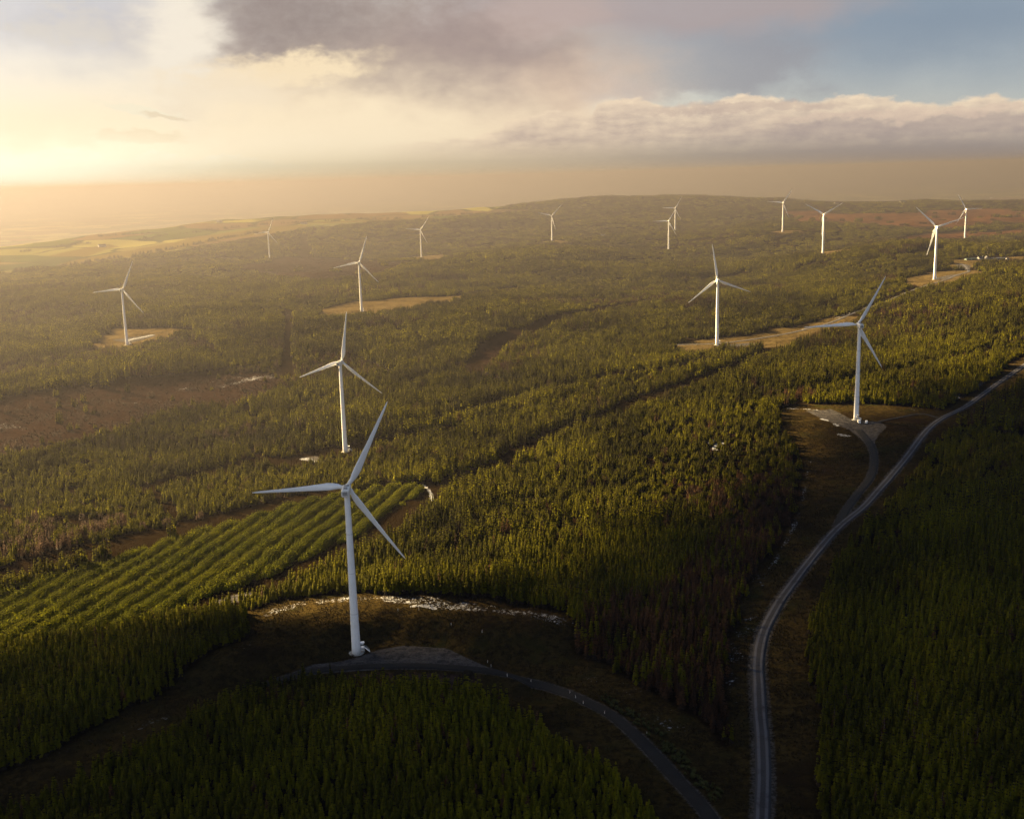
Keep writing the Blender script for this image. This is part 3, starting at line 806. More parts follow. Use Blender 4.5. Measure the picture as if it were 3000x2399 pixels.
# ------------------------------------------------------------------ tussocks and gorse on the open ground
def tuft_np(rg, n, r, h):
    V, T = [], []
    for k in range(n):
        a = rg.uniform(0, 6.28); l = rg.uniform(.5, 1) * r; ww = .22 * r
        c, s = math.cos(a), math.sin(a); hh = h * rg.uniform(.5, 1.1)
        i = len(V); V += [(-s * ww, c * ww, 0), (s * ww, -c * ww, 0), (c * l, s * l, hh)]; T.append((i, i + 1, i + 2))
    return np.array(V), np.array(T)
STRAW = foliage_mat('straw_grass', (.0088, .0066, .0029), (.0387, .0280, .0085), .3)
GORSE = foliage_mat('gorse_leaves', (.020, .026, .010), (.060, .058, .018), .1)
TUFT = [mesh_np('tussock', *(lambda v, t: (v, [t]))(*tuft_np(rg, 11, .75, .55)), STRAW) for _ in range(4)]
BUSH = [mesh_np('gorse_bush', *(lambda v, t: (v, [t]))(*tuft_np(rg, 60, 1.1, 1.3)), GORSE) for _ in range(3)]
xy = np.vstack([CLEAR[0], CLEAR[1]])
p = jitter_grid(xy[:, 0].min(), xy[:, 0].max(), 280, min(xy[:, 1].max(), 1000), 1.55)
m_ = np.maximum(poly_mask(CLEAR[0], p[:, 0], p[:, 1], 3), poly_mask(CLEAR[1], p[:, 0], p[:, 1], 3))
off_road = np.ones(len(p), bool)
for l, w in ((R['R1'], 3.6), (R['R2'], 3.6), (R['R3'], 3.6), (R['R5'], 2.4)): off_road &= line_mask(l, p[:, 0], p[:, 1], w, .3) < .5
for q in GRAVEL: off_road &= poly_mask(q, p[:, 0], p[:, 1], 1.5) < .5
p = p[(m_ > .5) & off_road & (rng.random(len(p)) < .25 + .75 * sstep(fbm(p[:, 0], p[:, 1], 12, 61, 3), -.12, .2)) & (np.hypot(p[:, 0], p[:, 1]) < 950)]
s_ = rng.uniform(.6, 1.5, len(p))
scatter('tussock_grass', collection('tussock_kinds', TUFT), np.c_[p, H(p[:, 0], p[:, 1]) - .03], s_, s_ * rng.uniform(.6, 1.2, len(p)), rng.integers(0, 4, len(p)),
        'straw coloured tussock grass on the open ground along the tracks', 'grass')
BRASHM = foliage_mat('dead_brash', (.0078, .0047, .0039), (.0282, .0172, .0125), .1)
BRASH = [mesh_np('brash_heap', *(lambda v, t: (v, [t]))(*tuft_np(rg, 16, 1.7, .8)), BRASHM) for _ in range(4)]
bp_ = []
for q in BROWN[:2]:
    c = jitter_grid(q[:, 0].min(), q[:, 0].max(), q[:, 1].min(), q[:, 1].max(), 4.2)
    c = c[(poly_mask(q, c[:, 0], c[:, 1], 6, 0, 8) > .5) & (np.abs(np.degrees(np.arctan2(c[:, 0], c[:, 1]))) < 32)]
    bp_.append(c[rng.random(len(c)) < .15 + .85 * sstep(fbm(c[:, 0], c[:, 1], 30, 66, 3), -.1, .25)])
bp_ = np.vstack(bp_); s_ = rng.uniform(.6, 1.7, len(bp_))
scatter('felled_brash', collection('brash_kinds', BRASH), np.c_[bp_, H(bp_[:, 0], bp_[:, 1]) - .05], s_, s_ * rng.uniform(.5, 1.3, len(bp_)), rng.integers(0, 4, len(bp_)),
        'grey brown brash lying on the felled ground', 'brash')
gl = smooth_line(poly_w([(1255, 1478), (1310, 1512), (1360, 1550), (1410, 1600), (1455, 1650), (1490, 1690)]), 2)
gp = gl[rng.integers(0, len(gl), 150)] + rng.normal(0, 2.2, (150, 2)) + np.array([3.5, 1.5])
gp = gp[line_mask(R['R3'], gp[:, 0], gp[:, 1], 3.8, .3) < .5]
scatter('gorse_undergrowth', collection('gorse_kinds', BUSH), np.c_[gp, H(gp[:, 0], gp[:, 1])], rng.uniform(.7, 1.5, len(gp)), rng.uniform(.6, 1.4, len(gp)), rng.integers(0, 3, len(gp)),
        'low dark gorse growing along the service track', 'gorse')
print('TUFTS', len(p))

# hedgerow trees along the far field edges
hl = []
for pts in ([(430, 485), (560, 473), (620, 469)], [(640, 468), (760, 462), (850, 460)], [(880, 458), (940, 454), (1000, 451)], [(300, 505), (420, 488)], [(120, 560), (260, 541), (420, 512), (560, 488)], [(200, 500), (330, 490)], [(40, 530), (180, 512)]):
    q = smooth_line(poly_w(pts), 14); hl.append(q[rng.random(len(q)) < .75] + rng.normal(0, 6, (1, 2)))
hp = np.vstack(hl); hp = hp + rng.normal(0, 8, hp.shape)
DEC = foliage_mat('hedge_leaves', (.030, .026, .012), (.070, .055, .022), .15)
HB = [tree_mesh('hedge_tree', clump_np(rg, 4, 14, 8, 4.0, 4, 7, droop=.05, dead=0), DEC) for _ in range(3)]
scatter('hedgerow', collection('hedge_kinds', HB), np.c_[hp, H(hp[:, 0], hp[:, 1])], rng.uniform(.7, 1.4, len(hp)), rng.uniform(.6, 1.5, len(hp)), rng.integers(0, 3, len(hp)),
        'dark hedgerow trees lining the far golden fields', 'hedgerow')

# ------------------------------------------------------------------ wind turbines
def paint(name, col, rough=.35, dirt=.06):
    m, nt, bs, out = material(name)
    tc = nt.node('ShaderNodeTexCoord').outputs['Object']
    mp = nt.node('ShaderNodeMapping'); nt.put(mp.inputs[0], tc); mp.inputs['Scale'].default_value = (1.2, 1.2, .10)
    n1 = nt.noise(mp.outputs[0], 1.3, 5, .65); n2 = nt.noise(tc, .35, 4, .6)
    k = nt.smooth(n1 * .55 + n2 * .45, .42, .72)
    base = nt.mix(k, col, tuple(c * (1 - dirt * w) for c, w in zip(col, (2.2, 2.5, 3.2))))
    if 'tower' in name:      # flanged section joints
        sz = nt.node('ShaderNodeSeparateXYZ'); nt.l.new(tc, sz.inputs[0]); zz = X(nt, sz.outputs[2])
        for zj in (20., 40., 59.):
            base = nt.mix(nt.smooth(nt.math('ABSOLUTE', zz - zj), .10, .32, .38, 0.), base, (.30, .30, .30))
    nt.put(bs.inputs['Base Color'], base)
    nt.put(bs.inputs['Roughness'], n2 * .2 + (rough - .1))
    return m, nt, bs
WHITE, _, _ = paint('white_tower_paint', (.84, .85, .86), .45)
BLADEM, _, _ = paint('white_blade_gelcoat', (.82, .83, .84), .28, .04)
NACM, _, _ = paint('nacelle_paint', (.72, .72, .70), .4, .07)
def plain(name, col, rough=.6, metal=0.):
    m, nt, bs, out = material(name)
    tc = nt.node('ShaderNodeTexCoord').outputs['Object']
    nt.put(bs.inputs['Base Color'], nt.mix(nt.noise(tc, 2.5, 5, .65), tuple(c * .8 for c in col), tuple(min(1, c * 1.15) for c in col)))
    bs.inputs['Roughness'].default_value = rough; bs.inputs['Metallic'].default_value = metal
    return m
DARK = plain('dark_grille', (.02, .02, .022), .5); CONC = plain('concrete', (.26, .25, .23), .9); STEEL = plain('galvanised_steel', (.42, .43, .45), .4, .7)
GREYP = plain('grey_door_paint', (.32, .34, .36), .5); VENT = plain('vent_grey', (.30, .30, .30), .6)

def tower_mesh():
    b = MB(); prof = [(2.12 - .84 * z / 77.6, z) for z in np.linspace(0, 77.5, 26)]
    prof += [(1.28, 77.6), (1.5, 77.75), (1.5, 78.15)]
    return b.lathe(prof, 40).mesh('tower', WHITE, True)

def blade_mesh():
    """one blade along +Z from the hub centre; chord along X, thickness along Y"""
    b = MB(); rings = []; n = 16
    st = [(1.0, 1.9, 1.0, 0), (2.6, 1.9, 1.0, 0), (4.5, 2.5, .62, 16), (7.0, 3.35, .36, 15), (9.5, 3.55, .28, 12), (14, 3.05, .23, 8.5), (20, 2.45, .20, 5.5), (27, 1.9, .18, 3), (34, 1.42, .17, 1.3),
          (40, 1.0, .16, .4), (43.2, .68, .15, 0), (44.5, .38, .14, 0), (45.0, .10, .14, 0)]
    for z, c, t, tw in st:
        R_ = []
        for k in range(n):
            a = 2 * PI * k / n
            x = .5 * math.cos(a); y = .5 * t * math.sin(a)
            if t < .9: y *= (1 - .55 * (x + .5)) * 1.25           # thin trailing edge
            x = (x + .5) * c - (.30 if t < .9 else .5) * c; y *= c
            w = math.radians(tw + 3)
            R_.append((x * math.cos(w) - y * math.sin(w), x * math.sin(w) + y * math.cos(w) + .0009 * z * z, z))
        rings.append(R_)
    return b.loft(rings).mesh('blade', BLADEM, True)

def nacelle_mesh():
    """rotor axis along +Y, origin at tower centre / hub height"""
    b = MB(); rings = []
    for y, w, zt, zb in ((-5.6, 3.0, 1.45, -1.25), (-5.35, 3.45, 1.75, -1.55), (-4.6, 3.6, 1.9, -1.75), (-1, 3.6, 2.0, -1.85), (1.6, 3.5, 1.95, -1.8), (2.6, 3.1, 1.7, -1.5), (3.0, 2.4, 1.25, -1.15)):
        hw = w / 2; c = .42
        rings.append([(-hw + c, y, zb), (hw - c, y, zb), (hw, y, zb + c), (hw, y, zt - c), (hw - c, y, zt), (-hw + c, y, zt), (-hw, y, zt - c), (-hw, y, zb + c)])
    return b.loft(rings).mesh('nacelle', NACM, False)

def grille_mesh():
    b = MB(); b.box((0, -5.66, .1), (2.3, .10, 1.7))
    return b.mesh('cooling_grille', DARK)
def slats_mesh():
    b = MB()
    for k in range(5): b.box((0, -5.74, -.56 + .33 * k), (2.34, .08, .10))
    b.box((-1.2, -5.73, .1), (.12, .1, 1.9)); b.box((1.2, -5.73, .1), (.12, .1, 1.9))
    return b.mesh('grille_slats', NACM)
def topvent_mesh():
    b = MB(); b.box((0, -3.2, 2.12), (1.6, 1.5, .36)); b.box((0, .2, 2.1), (2.2, 2.4, .16))
    return b.mesh('roof_vent', VENT, bevel=.04)
def vane_mesh():
    b = MB(); b.tube((.6, -4.7, 1.8), (.6, -4.7, 3.1), .05); b.tube((-.6, -4.7, 1.8), (-.6, -4.7, 3.1), .05); b.box((.6, -4.7, 3.15), (.35, .35, .12)); b.box((-.6, -4.85, 3.15), (.08, .6, .16))
    return b.mesh('weather_vane', STEEL)
def hub_mesh():
    b = MB()
    prof = [(1.25, -.9), (1.55, -.7), (1.62, 0), (1.5, .8), (1.15, 1.5), (.6, 1.95), (.05, 2.1)]
    n = 28
    rings = [[(r * math.cos(2 * PI * k / n), y, r * math.sin(2 * PI * k / n)) for k in range(n)] for r, y in prof]
    return b.loft(rings).mesh('hub', NACM, True)
def base_mesh():
    return MB().lathe([(3.6, -1.0), (3.6, .12), (3.45, .22), (2.3, .26)], 36).mesh('foundation', CONC, True)
def stair_mesh():
    b = MB()      # landing and flight at the door, on the +X side of the tower
    b.box((3.0, 0, 2.45), (1.9, 1.7, .10))
    for sy in (-.8, .8):
        for x in (2.2, 3.9): b.tube((x, sy, 0), (x, sy, 3.5), .05, 6)
        b.tube((2.2, sy, 3.5), (3.9, sy, 3.5), .045, 6); b.tube((2.2, sy, 3.0), (3.9, sy, 3.0), .035, 6)
        b.tube((3.9, sy, 2.45), (6.3, sy, .1), .09, 6); b.tube((3.9, sy, 3.45), (6.3, sy, 1.1), .045, 6); b.tube((6.3, sy, .1), (6.3, sy, 1.1), .045, 6)
    for k in range(9): b.box((4.1 + .26 * k, 0, 2.25 - .255 * k), (.26, 1.5, .05))
    return b.mesh('entrance_stair', STEEL)
def door_mesh():
    return MB().box((2.06, 0, 3.55), (.16, .95, 2.15)).mesh('tower_door', GREYP, bevel=.03)
def hood_mesh():
    b = MB(); b.box((2.9, 0, 5.1), (2.1, 1.9, .16)); b.box((2.9, 0, 4.7), (1.4, 1.3, .7), taper=(1.1, 1.1))
    return b.mesh('door_canopy', WHITE, bevel=.04)
def cabinet_mesh():
    b = MB(); b.box((3.1, 1.9, .95), (1.6, 1.3, 1.9)); b.box((3.1, 1.9, 1.98), (1.8, 1.5, .14))
    return b.mesh('control_cabinet', NACM, bevel=.04)
TM = dict(tower=tower_mesh(), nacelle=nacelle_mesh(), hub=hub_mesh(), blade=blade_mesh(), foundation=base_mesh(), entrance_stair=stair_mesh(), tower_door=door_mesh(),
          door_canopy=hood_mesh(), control_cabinet=cabinet_mesh(), cooling_grille=grille_mesh(), grille_slats=slats_mesh(), roof_vent=topvent_mesh(), weather_vane=vane_mesh())

def set_turbine(root, yaw, phase, door):
    for c in root.children:
        n = c.name.split('.')[0]
        if n in ('nacelle', 'hub'): c.rotation_euler = (math.radians(5) if n == 'hub' else math.radians(4), 0, -yaw)
    root['phase'] = 0; del root['phase']

def make_turbine(loc, yaw, phase, door, full):
    root = empty('wind_turbine', loc)
    link('tower', TM['tower'], root); f = link('foundation', TM['foundation'], root)
    na = link('nacelle', TM['nacelle'], root, (0, 0, 80)); na.rotation_euler = (math.radians(4), 0, -yaw)
    if full:
        g = link('cooling_grille', TM['cooling_grille'], na); link('grille_slats', TM['grille_slats'], na)
        link('roof_vent', TM['roof_vent'], na); link('weather_vane', TM['weather_vane'], na)
        for nm in ('entrance_stair', 'tower_door', 'door_canopy', 'control_cabinet'):
            q = link(nm, TM[nm], root); q.rotation_euler = (0, 0, door)
    tilt = math.radians(5)
    Rm = Matrix.Rotation(-yaw, 4, 'Z') @ Matrix.Rotation(tilt, 4, 'X')
    hubc = Vector((0, 0, 80)) + Rm @ Vector((0, 4.1, 0))
    hb = link('hub', TM['hub'], root); hb.matrix_local = Matrix.Translation(hubc) @ Rm
    for k in range(3):
        bl = link('blade', TM['blade'], root)
        bl.matrix_local = Matrix.Translation(hubc) @ Rm @ Matrix.Rotation(phase + k * 2 * PI / 3, 4, 'Y')
    return root

d2r = math.radians
TURB = [  # yaw, phase, label
    (0, 27, 'closest white wind turbine, standing on the dark gravel pad with its concrete base in view'),
    (13, 10, 'white wind turbine directly behind the closest one, its foot on a narrow grassy ride'),
    (0, 25, 'white wind turbine alone on a pale clearing in the golden haze, nearest the low sun'),
    (2, 19, 'white wind turbine beside a long straw coloured clearing, behind the two overlapping turbines'),
    (0, -9, 'white wind turbine with one blade pointing straight up, on the grassy far track'),
    (-2, 28, 'white wind turbine with two parked white vans at its foot'),
    (0, 73, 'white wind turbine in a tan clearing just below the farm buildings'),
    (0, 89, 'white wind turbine with a level blade, before the red brown moor behind the farm'),
    (0, 60, 'white wind turbine with its blades in a Y, one blade hidden along the tower'),
    (0, 35, 'white wind turbine rising past the skyline between the dark hilltop and the red moor'),
    (0, 32, 'further turbine of the overlapping pair in front of the dark wooded hill'),
    (0, 30, 'nearer turbine of the overlapping pair in front of the dark wooded hill'),
    (0, 44, 'white wind turbine on a small tan clearing below the sloping shoulder of the wooded hill'),
    (0, 35, 'small hazy wind turbine on the brown slope behind the straw clearing'),
    (0, 24, 'faint hazy wind turbine standing before the long golden field'),
]
DOORS = [12, 10, 10, 8, 5, -78] + [0] * 9
for i, ((x, y, z), (yaw, ph, lab)) in enumerate(zip(FEET, TURB)):
    zz = float(H(np.array([x]), np.array([y]))[0])
    zz = min(zz, z + CAMZ + 1.5)
    t = make_turbine((x, y, zz), d2r(yaw), d2r(ph), d2r(DOORS[i]), i < 7)
    tag(t, lab, 'wind turbine', 'wind turbines on the forested hills')
for px, py, ph, lab in ((1585, 412, 15, 'tiny pale wind turbine in the far plain just behind the crest of the dark hill'), (1623, 416, 50, 'tiny pale wind turbine in the far plain beside the end of the dark hill')):
    D = 8200; q = at_dist(px, py, D); x, y = q[0], q[1]
    t = make_turbine((x, y, float(H(np.array([x]), np.array([y]))[0])), d2r(5), d2r(ph), 0, False)
    tag(t, lab, 'wind turbine', 'wind turbines in the far plain')

# ------------------------------------------------------------------ vans
VANW = plain('white_van_paint', (.78, .79, .80), .3); GLASSD = plain('dark_glass', (.015, .018, .022), .12); TYRE = plain('tyre_rubber', (.02, .02, .02), .8); RED = plain('red_lamp', (.35, .02, .015), .4)
def make_van(loc, rz, L, hh, label):
    root = empty('parked_van', loc, rz)
    # side profile (y forward, z up) extruded across x with a narrower roof
    prof = [(-L / 2, .45), (-L / 2, hh * .55), (-L / 2 + .10, hh * .97), (-L / 2 + .35, hh), (L * .16, hh), (L * .22, hh * .97), (L * .36, hh * .60), (L * .47, hh * .52), (L * .5, hh * .40), (L * .5, .42)]
    W = 1.9; rings = []
    for x, k in ((-W / 2, .0), (-W / 2 + .06, 1), (W / 2 - .06, 1), (W / 2, 0)):
        rings.append([(x * (1 - .10 * max(0, (z - hh * .5) / hh)), y, z - (.04 if k == 0 and z > hh * .9 else 0)) for y, z in prof])
    link('body', MB().loft(rings).mesh('van_body', VANW), root)
    b = MB(); b.box((0, L * .295, hh * .79), (1.5, .05, hh * .42), rx=-math.atan2(L * .14, hh * .37)); link('windscreen', b.mesh('windscreen', GLASSD), root)
    b = MB(); b.box((0, -L / 2 - .012 + .05, hh * .77), (1.35, .07, hh * .30), rx=-.1); link('rear_window', b.mesh('rear_window', GLASSD), root)
    for s in (-1, 1):
        b = MB(); b.box((s * (W / 2 - .04), L * .16, hh * .76), (.06, L * .16, hh * .26)); link('side_window', b.mesh('side_window', GLASSD), root)
        b = MB(); b.box((s * .8, -L / 2 - .02, hh * .5), (.16, .06, .5)); link('tail_lamp', b.mesh('tail_lamp', RED), root)
    for y in (-L * .31, L * .31):
        for s in (-1, 1):
            b = MB(); b.tube((s * .74, y, .34), (s * .97, y, .34), .34, 18); link('wheel', b.mesh('wheel', TYRE), root)
    tag(root, label, 'van', 'vans at the foot of a turbine'); return root
for (px, py), rz, L, hh, lab in (((1808.5, 890.5), 3.0, 5.4, 2.4, 'taller white van parked right against the turbine tower'), ((1824, 891), 2.75, 4.6, 1.9, 'lower white van parked apart from the tower on the gravel pad')):
    x, y = ground_hit(px, py, H)
    make_van((x, y, float(H(np.array([x]), np.array([y]))[0]) + .05), rz, L, hh, lab)

# ------------------------------------------------------------------ buildings
WALLW = plain('white_render', (.34, .33, .31), .9); SLATE = plain('slate_roof', (.035, .035, .04), .8); TIN = plain('tin_sheet', (.075, .08, .085), .6, 0); GREENT = plain('green_sheeting', (.02, .05, .035), .8); WINM = plain('window_glass', (.03, .035, .04), .15)
def house(name, loc, rz, L, W, hw, hr, wall, roofm, label, cat, chimney=True, wins=3, group=None):
    root = empty(name, loc, rz)
    b = MB(); b.loft([[(-L / 2, -W / 2, z0), (L / 2, -W / 2, z0), (L / 2, W / 2, z0), (-L / 2, W / 2, z0)] for z0 in (-.6, hw)])
    for s in (-1, 1): b.poly([(s * L / 2, -W / 2, hw), (s * L / 2, W / 2, hw), (s * L / 2, 0, hw + hr)])
    link('wall', b.mesh('wall', wall), root)
    b = MB(); e = .35
    for s in (-1, 1):
        sl = hr / (W / 2)
        a = [(-L / 2 - e, s * (W / 2 + e), hw - e * sl + .06), (L / 2 + e, s * (W / 2 + e), hw - e * sl + .06), (L / 2 + e, 0, hw + hr + .06), (-L / 2 - e, 0, hw + hr + .06)]
        b.loft([a, [(x, y, z + .16) for x, y, z in a]])
    rf = link('roof', b.mesh('roof', roofm), root)
    if chimney:
        for s in (-1, 1): link('chimney', MB().box((s * (L / 2 - .5), 0, hw + hr + .3), (.8, .8, 1.5)).mesh('chimney', wall), rf)
    for k in range(wins):
        x = (k - (wins - 1) / 2) * L / max(wins, 1) * .9
        if k == wins // 2 and wins > 1: link('door', MB().box((x, -W / 2 - .03, 1.0), (.95, .1, 2.0)).mesh('door', GREYP), root)
        else: link('window', MB().box((x, -W / 2 - .03, 1.5), (1.0, .1, 1.1)).mesh('window', WINM), root)
    tag(root, label, cat, group); return root
def foot(px, py, dz=0):
    x, y = ground_hit(px, py, H); return (x, y, float(H(np.array([x]), np.array([y]))[0]) + dz)
house('farm_cottage', foot(2064, 547), .45, 13, 6.5, 3.2, 2.4, WALLW, SLATE, 'white cottage at the farm with its long wall facing the track', 'cottage')
house('farm_cottage', foot(2077, 547.5), 1.35, 12, 6.5, 3.4, 3.0, WALLW, SLATE, 'white cottage showing its bright gable end beside the long low shed', 'cottage')
house('farm_shed', foot(2098, 547), .05, 34, 8, 2.6, 1.2, TIN, TIN, 'long low grey shed reaching away from the white gable', 'shed', False, 5)
house('farm_shed', foot(2043, 547.5), .2, 20, 7, 2.4, .9, GREENT, GREENT, 'low green shed on the grass beside the white cottage', 'shed', False, 3)
house('farm_shed', foot(2121, 547), .3, 5, 4, 2.4, .9, WALLW, TIN, 'little pale shed standing by itself past the end of the long shed', 'shed', False, 1)
house('hill_cottage', foot(1270, 498), -.5, 15, 8, 4.2, 3.0, WALLW, SLATE, 'lone white cottage in the trees between two distant turbines', 'cottage')
for px, py in ((462, 469), (1900, 428), (2028, 421), (1713, 427), (1762, 431), (2088, 418), (640, 472), (215, 520)):
    q = foot(px, py)
    house('farmhouse', q, random.uniform(-.6, .6), 26, 11, 6, 4, WALLW, SLATE, 'tiny white farmhouse among the hazy fields of the far plain', 'farmhouse', False, 0, 'farmhouses in the far plain')
def pole(loc, h, label):
    root = empty('utility_pole', loc)
    link('post', MB().tube((0, 0, -.5), (0, 0, h), .17, 8, .11).mesh('post', bark), root)
    link('crossarm', MB().box((0, 0, h - .6), (2.4, .14, .16)).mesh('crossarm', bark), root)
    tag(root, label, 'utility pole')
pole(foot(2079, 540), 22, 'tall thin utility pole standing behind the white farm cottages')

# marker posts along the near service track
POSTM = plain('pale_post', (.62, .60, .55), .7)
post_me = MB().box((0, 0, .75), (.16, .16, 1.5)).mesh('post', POSTM, bevel=.02); band_me = MB().box((0, 0, 1.32), (.17, .17, .18)).mesh('reflector', RED)
pp = None
for px, py in ((950, 1316), (1015, 1332), (1027, 1395), (1034, 1404), (1068, 1424), (1118, 1436), (1212, 1470), (1200, 1460), (1228, 1482), (1273, 1503), (1362, 1547), (882, 1285), (838, 1286)):
    q = foot(px, py)
    if pp is None:
        pp = empty('marker_post', q); link('post', post_me, pp); link('reflector', band_me, pp); o = pp
    else:
        o = pp.copy(); COL.objects.link(o); o.location = q
        for ch in pp.children:
            d = ch.copy(); COL.objects.link(d); d.parent = o
    tag(o, 'slim pale marker post beside the service track near the closest turbine', 'marker post', 'marker posts along the service track')

# earth ramps below the pad
EARTH, _nt, _bs, _o = material('dug_earth')
_g = _nt.node('ShaderNodeNewGeometry').outputs['Position']
_nt.put(_bs.inputs['Base Color'], _nt.mix(_nt.noise(_g, 1.2, 5, .7), (.0060, .0044, .0028), (.0220, .0160, .0090)))
def mound(px, py, label, rz):
    x, y, z = foot(px, py); rings = []
    for k in range(11):
        f = k / 10; yy = (f - .5) * 11; ht = .25 + 2.3 * f + random.uniform(-.12, .12); jw = lambda: random.uniform(-.25, .25)
        rings.append([(-2.9 + jw(), yy, -2.0), (-2.0 + jw(), yy, ht - .35), (-1.4 + jw(), yy, ht), (1.3 + jw(), yy, ht + random.uniform(-.1, .1)), (1.9 + jw(), yy, ht - .4), (2.6 + jw(), yy, -2.0)])
    o = link('earth_mound', MB().loft(rings).mesh('earth_mound', EARTH, False), None, (x, y, z)); o.rotation_euler = (0, 0, rz)
    tag(o, label, 'earth mound')
_bs.inputs['Specular IOR Level'].default_value = .02; _bs.inputs['Roughness'].default_value = 1.
mound(832, 1431, 'dug earth mound on the slope under the gravel pad, nearer the tower', -.35)
mound(978, 1433, 'dug earth mound on the slope under the gravel pad, where the track leaves the pad', -.3)

# ------------------------------------------------------------------ the cloud that shades the foreground (added out of view, on the sun side)
CLOUD_Z = 720.0
def shade_cloud():
    k = (CLOUD_Z - 0) / math.tan(SUN_EL); ox, oy = math.sin(SUN_AZ) * k, math.cos(SUN_AZ) * k
    # outline of its shadow on the ground
    out = [(-540, 370), (-400, 455), (-275, 505), (-165, 512), (-80, 500), (5, 520), (75, 578), (130, 655), (190, 750), (270, 835), (380, 905), (520, 960), (760, 1020),
           (980, 960), (1200, 760), (1400, 400), (1500, -50), (1450, -500), (1200, -850), (800, -950), (400, -800), (0, -560), (-300, -300), (-480, -50), (-520, 110)]
    P = smooth_line(out + [out[0]], 14)[:-1]
    c = np.array([420., 60.]); n = len(P); rings = []; thick = []
    for zz, sc_ in ((-40, .40), (-38, .62), (-34, .80), (-30, .90), (-16, .96), (0, 1.0), (22, .96), (48, .90), (66, .80), (95, .62), (112, .35)):
        thick += [float(np.interp(sc_, [.62, .80, .90, .96, 1.0], [1.0, .98, .72, .34, .06]))] * n
        q = c + (P - c) * sc_
        q = q + np.c_[fbm(P[:, 0] + zz * 3, P[:, 1], 70, 91, 3), fbm(P[:, 0], P[:, 1] + zz * 3, 70, 92, 3)] * 42
        rings.append([(x + ox, y + oy, CLOUD_Z + zz + 14 * vn) for (x, y), vn in zip(q, fbm(q[:, 0], q[:, 1], 120, 95, 2))])
    m, nt, bs, outn = material('cloud_vapour'); nt.n.remove(bs)
    d = nt.node('ShaderNodeBsdfDiffuse'); d.inputs[0].default_value = (.85, .85, .86, 1)
    t = nt.node('ShaderNodeBsdfTranslucent'); t.inputs[0].default_value = (.85, .84, .82, 1)
    tr = nt.node('ShaderNodeBsdfTransparent')
    a = nt.node('ShaderNodeMixShader'); a.inputs[0].default_value = .5; nt.l.new(d.outputs[0], a.inputs[1]); nt.l.new(t.outputs[0], a.inputs[2])
    b = nt.node('ShaderNodeMixShader')
    g = nt.node('ShaderNodeNewGeometry').outputs['Position']
    nt.put(b.inputs[0], (nt.attr('vapour') * nt.smooth(nt.noise(g, .012, 4, .55), .25, .6, .80, 1.04)).clamp())
    nt.l.new(tr.outputs[0], b.inputs[1]); nt.l.new(a.outputs[0], b.inputs[2]); nt.l.new(b.outputs[0], outn.inputs[0])
    me = MB().loft(rings).mesh('cloud', m, True)
    at_ = me.attributes.new('vapour', 'FLOAT', 'POINT'); at_.data.foreach_set('value', np.array(thick, np.float32))
    o = link('cloud', me); tag(o, kind='structure')
shade_cloud()

# ------------------------------------------------------------------ haze
hz = MB(); hz.box((0, 29000, (238 - 131) / 2 + 0), (124000, 70000, 238 + 131))
hm, nt, bs, out = material('haze_air'); nt.n.remove(bs)
pv = nt.node('ShaderNodeVolumePrincipled')
pv.inputs['Color'].default_value = (.077, .0755, .090, 1); pv.inputs['Density'].default_value = 1 / 4700.; pv.inputs['Anisotropy'].default_value = .41
nt.l.new(pv.outputs[0], out.inputs['Volume'])
haze = link('haze', hz.mesh('haze', hm)); haze.location = (0, 0, 0); tag(haze, 'thin golden haze hanging over the whole landscape', 'haze', kind='stuff')
zlo = float(GZ.min()) - 1
for v in haze.data.vertices: v.co.z = zlo if v.co.z < 50 else 240

# ------------------------------------------------------------------ sky
world = bpy.data.worlds.new('World'); sc.world = world; world.use_nodes = True
nt = NT(world.node_tree); bg = world.node_tree.nodes['Background']
sky = nt.node('ShaderNodeTexSky', sky_type='NISHITA', sun_disc=False)
sky.sun_elevation = SUN_EL; sky.sun_rotation = SUN_AZ; sky.air_density = 1.0; sky.dust_density = 1.5; sky.ozone_density = 1.2; sky.altitude = 400
SKY_STR = .06; EXPO = 4.0
gen = nt.node('ShaderNodeTexCoord').outputs['Generated']
sp = nt.node('ShaderNodeSeparateXYZ'); nt.l.new(gen, sp.inputs[0])
dx, dy, dz = (X(nt, sp.outputs[i]) for i in range(3))
U = nt.math('ARCTAN2', dx, dy) * (180 / PI)
V = nt.math('ARCSINE', dz.min(1.).max(-1.)) * (180 / PI)
uv = nt.vec(U, V * 1.7)
def nz(scale, detail=5, rough=.55, ox=0., oy=0., ky=1.): return nt.noise(nt.vec(U + ox, V * (1.7 * ky) + oy), scale, detail, rough)
w1 = nz(.30, 4, .5, 11, 3) - .5; w2 = nz(.30, 4, .5, 47, 19) - .5
w3 = nz(1.1, 4, .55, 5, 29) - .5; w4 = nz(1.1, 4, .55, 71, 9) - .5
fine = nz(.9, 6, .6, 23, 51)
def warp(a, b): return U + w1 * a + w3 * b, V + w2 * (a * .55) + w4 * (b * .55)
def blob(px, py, rx, ry, a=4., b=1.2, rot=0., pw=1.):
    cu, cv = azel(px, py); uu, vv = warp(a, b)
    du, dv = uu - cu, vv - cv
    if rot:
        c, s = math.cos(rot), math.sin(rot); du, dv = du * c + dv * s, dv * c - du * s
    q = (du * (40.8 / rx)); q = q * q; e = dv * (40.8 / ry); e = e * e
    q = q + e
    if pw != 1: q = q ** pw
    return (q * -1.).exp()
S = 1.0 / (SKY_STR * 2 ** EXPO)     # clouds are given as seen radiance
def rad(r, g, b, k=1.): return tuple(c * k * S for c in srgb(r, g, b))
col = sky.outputs[0]
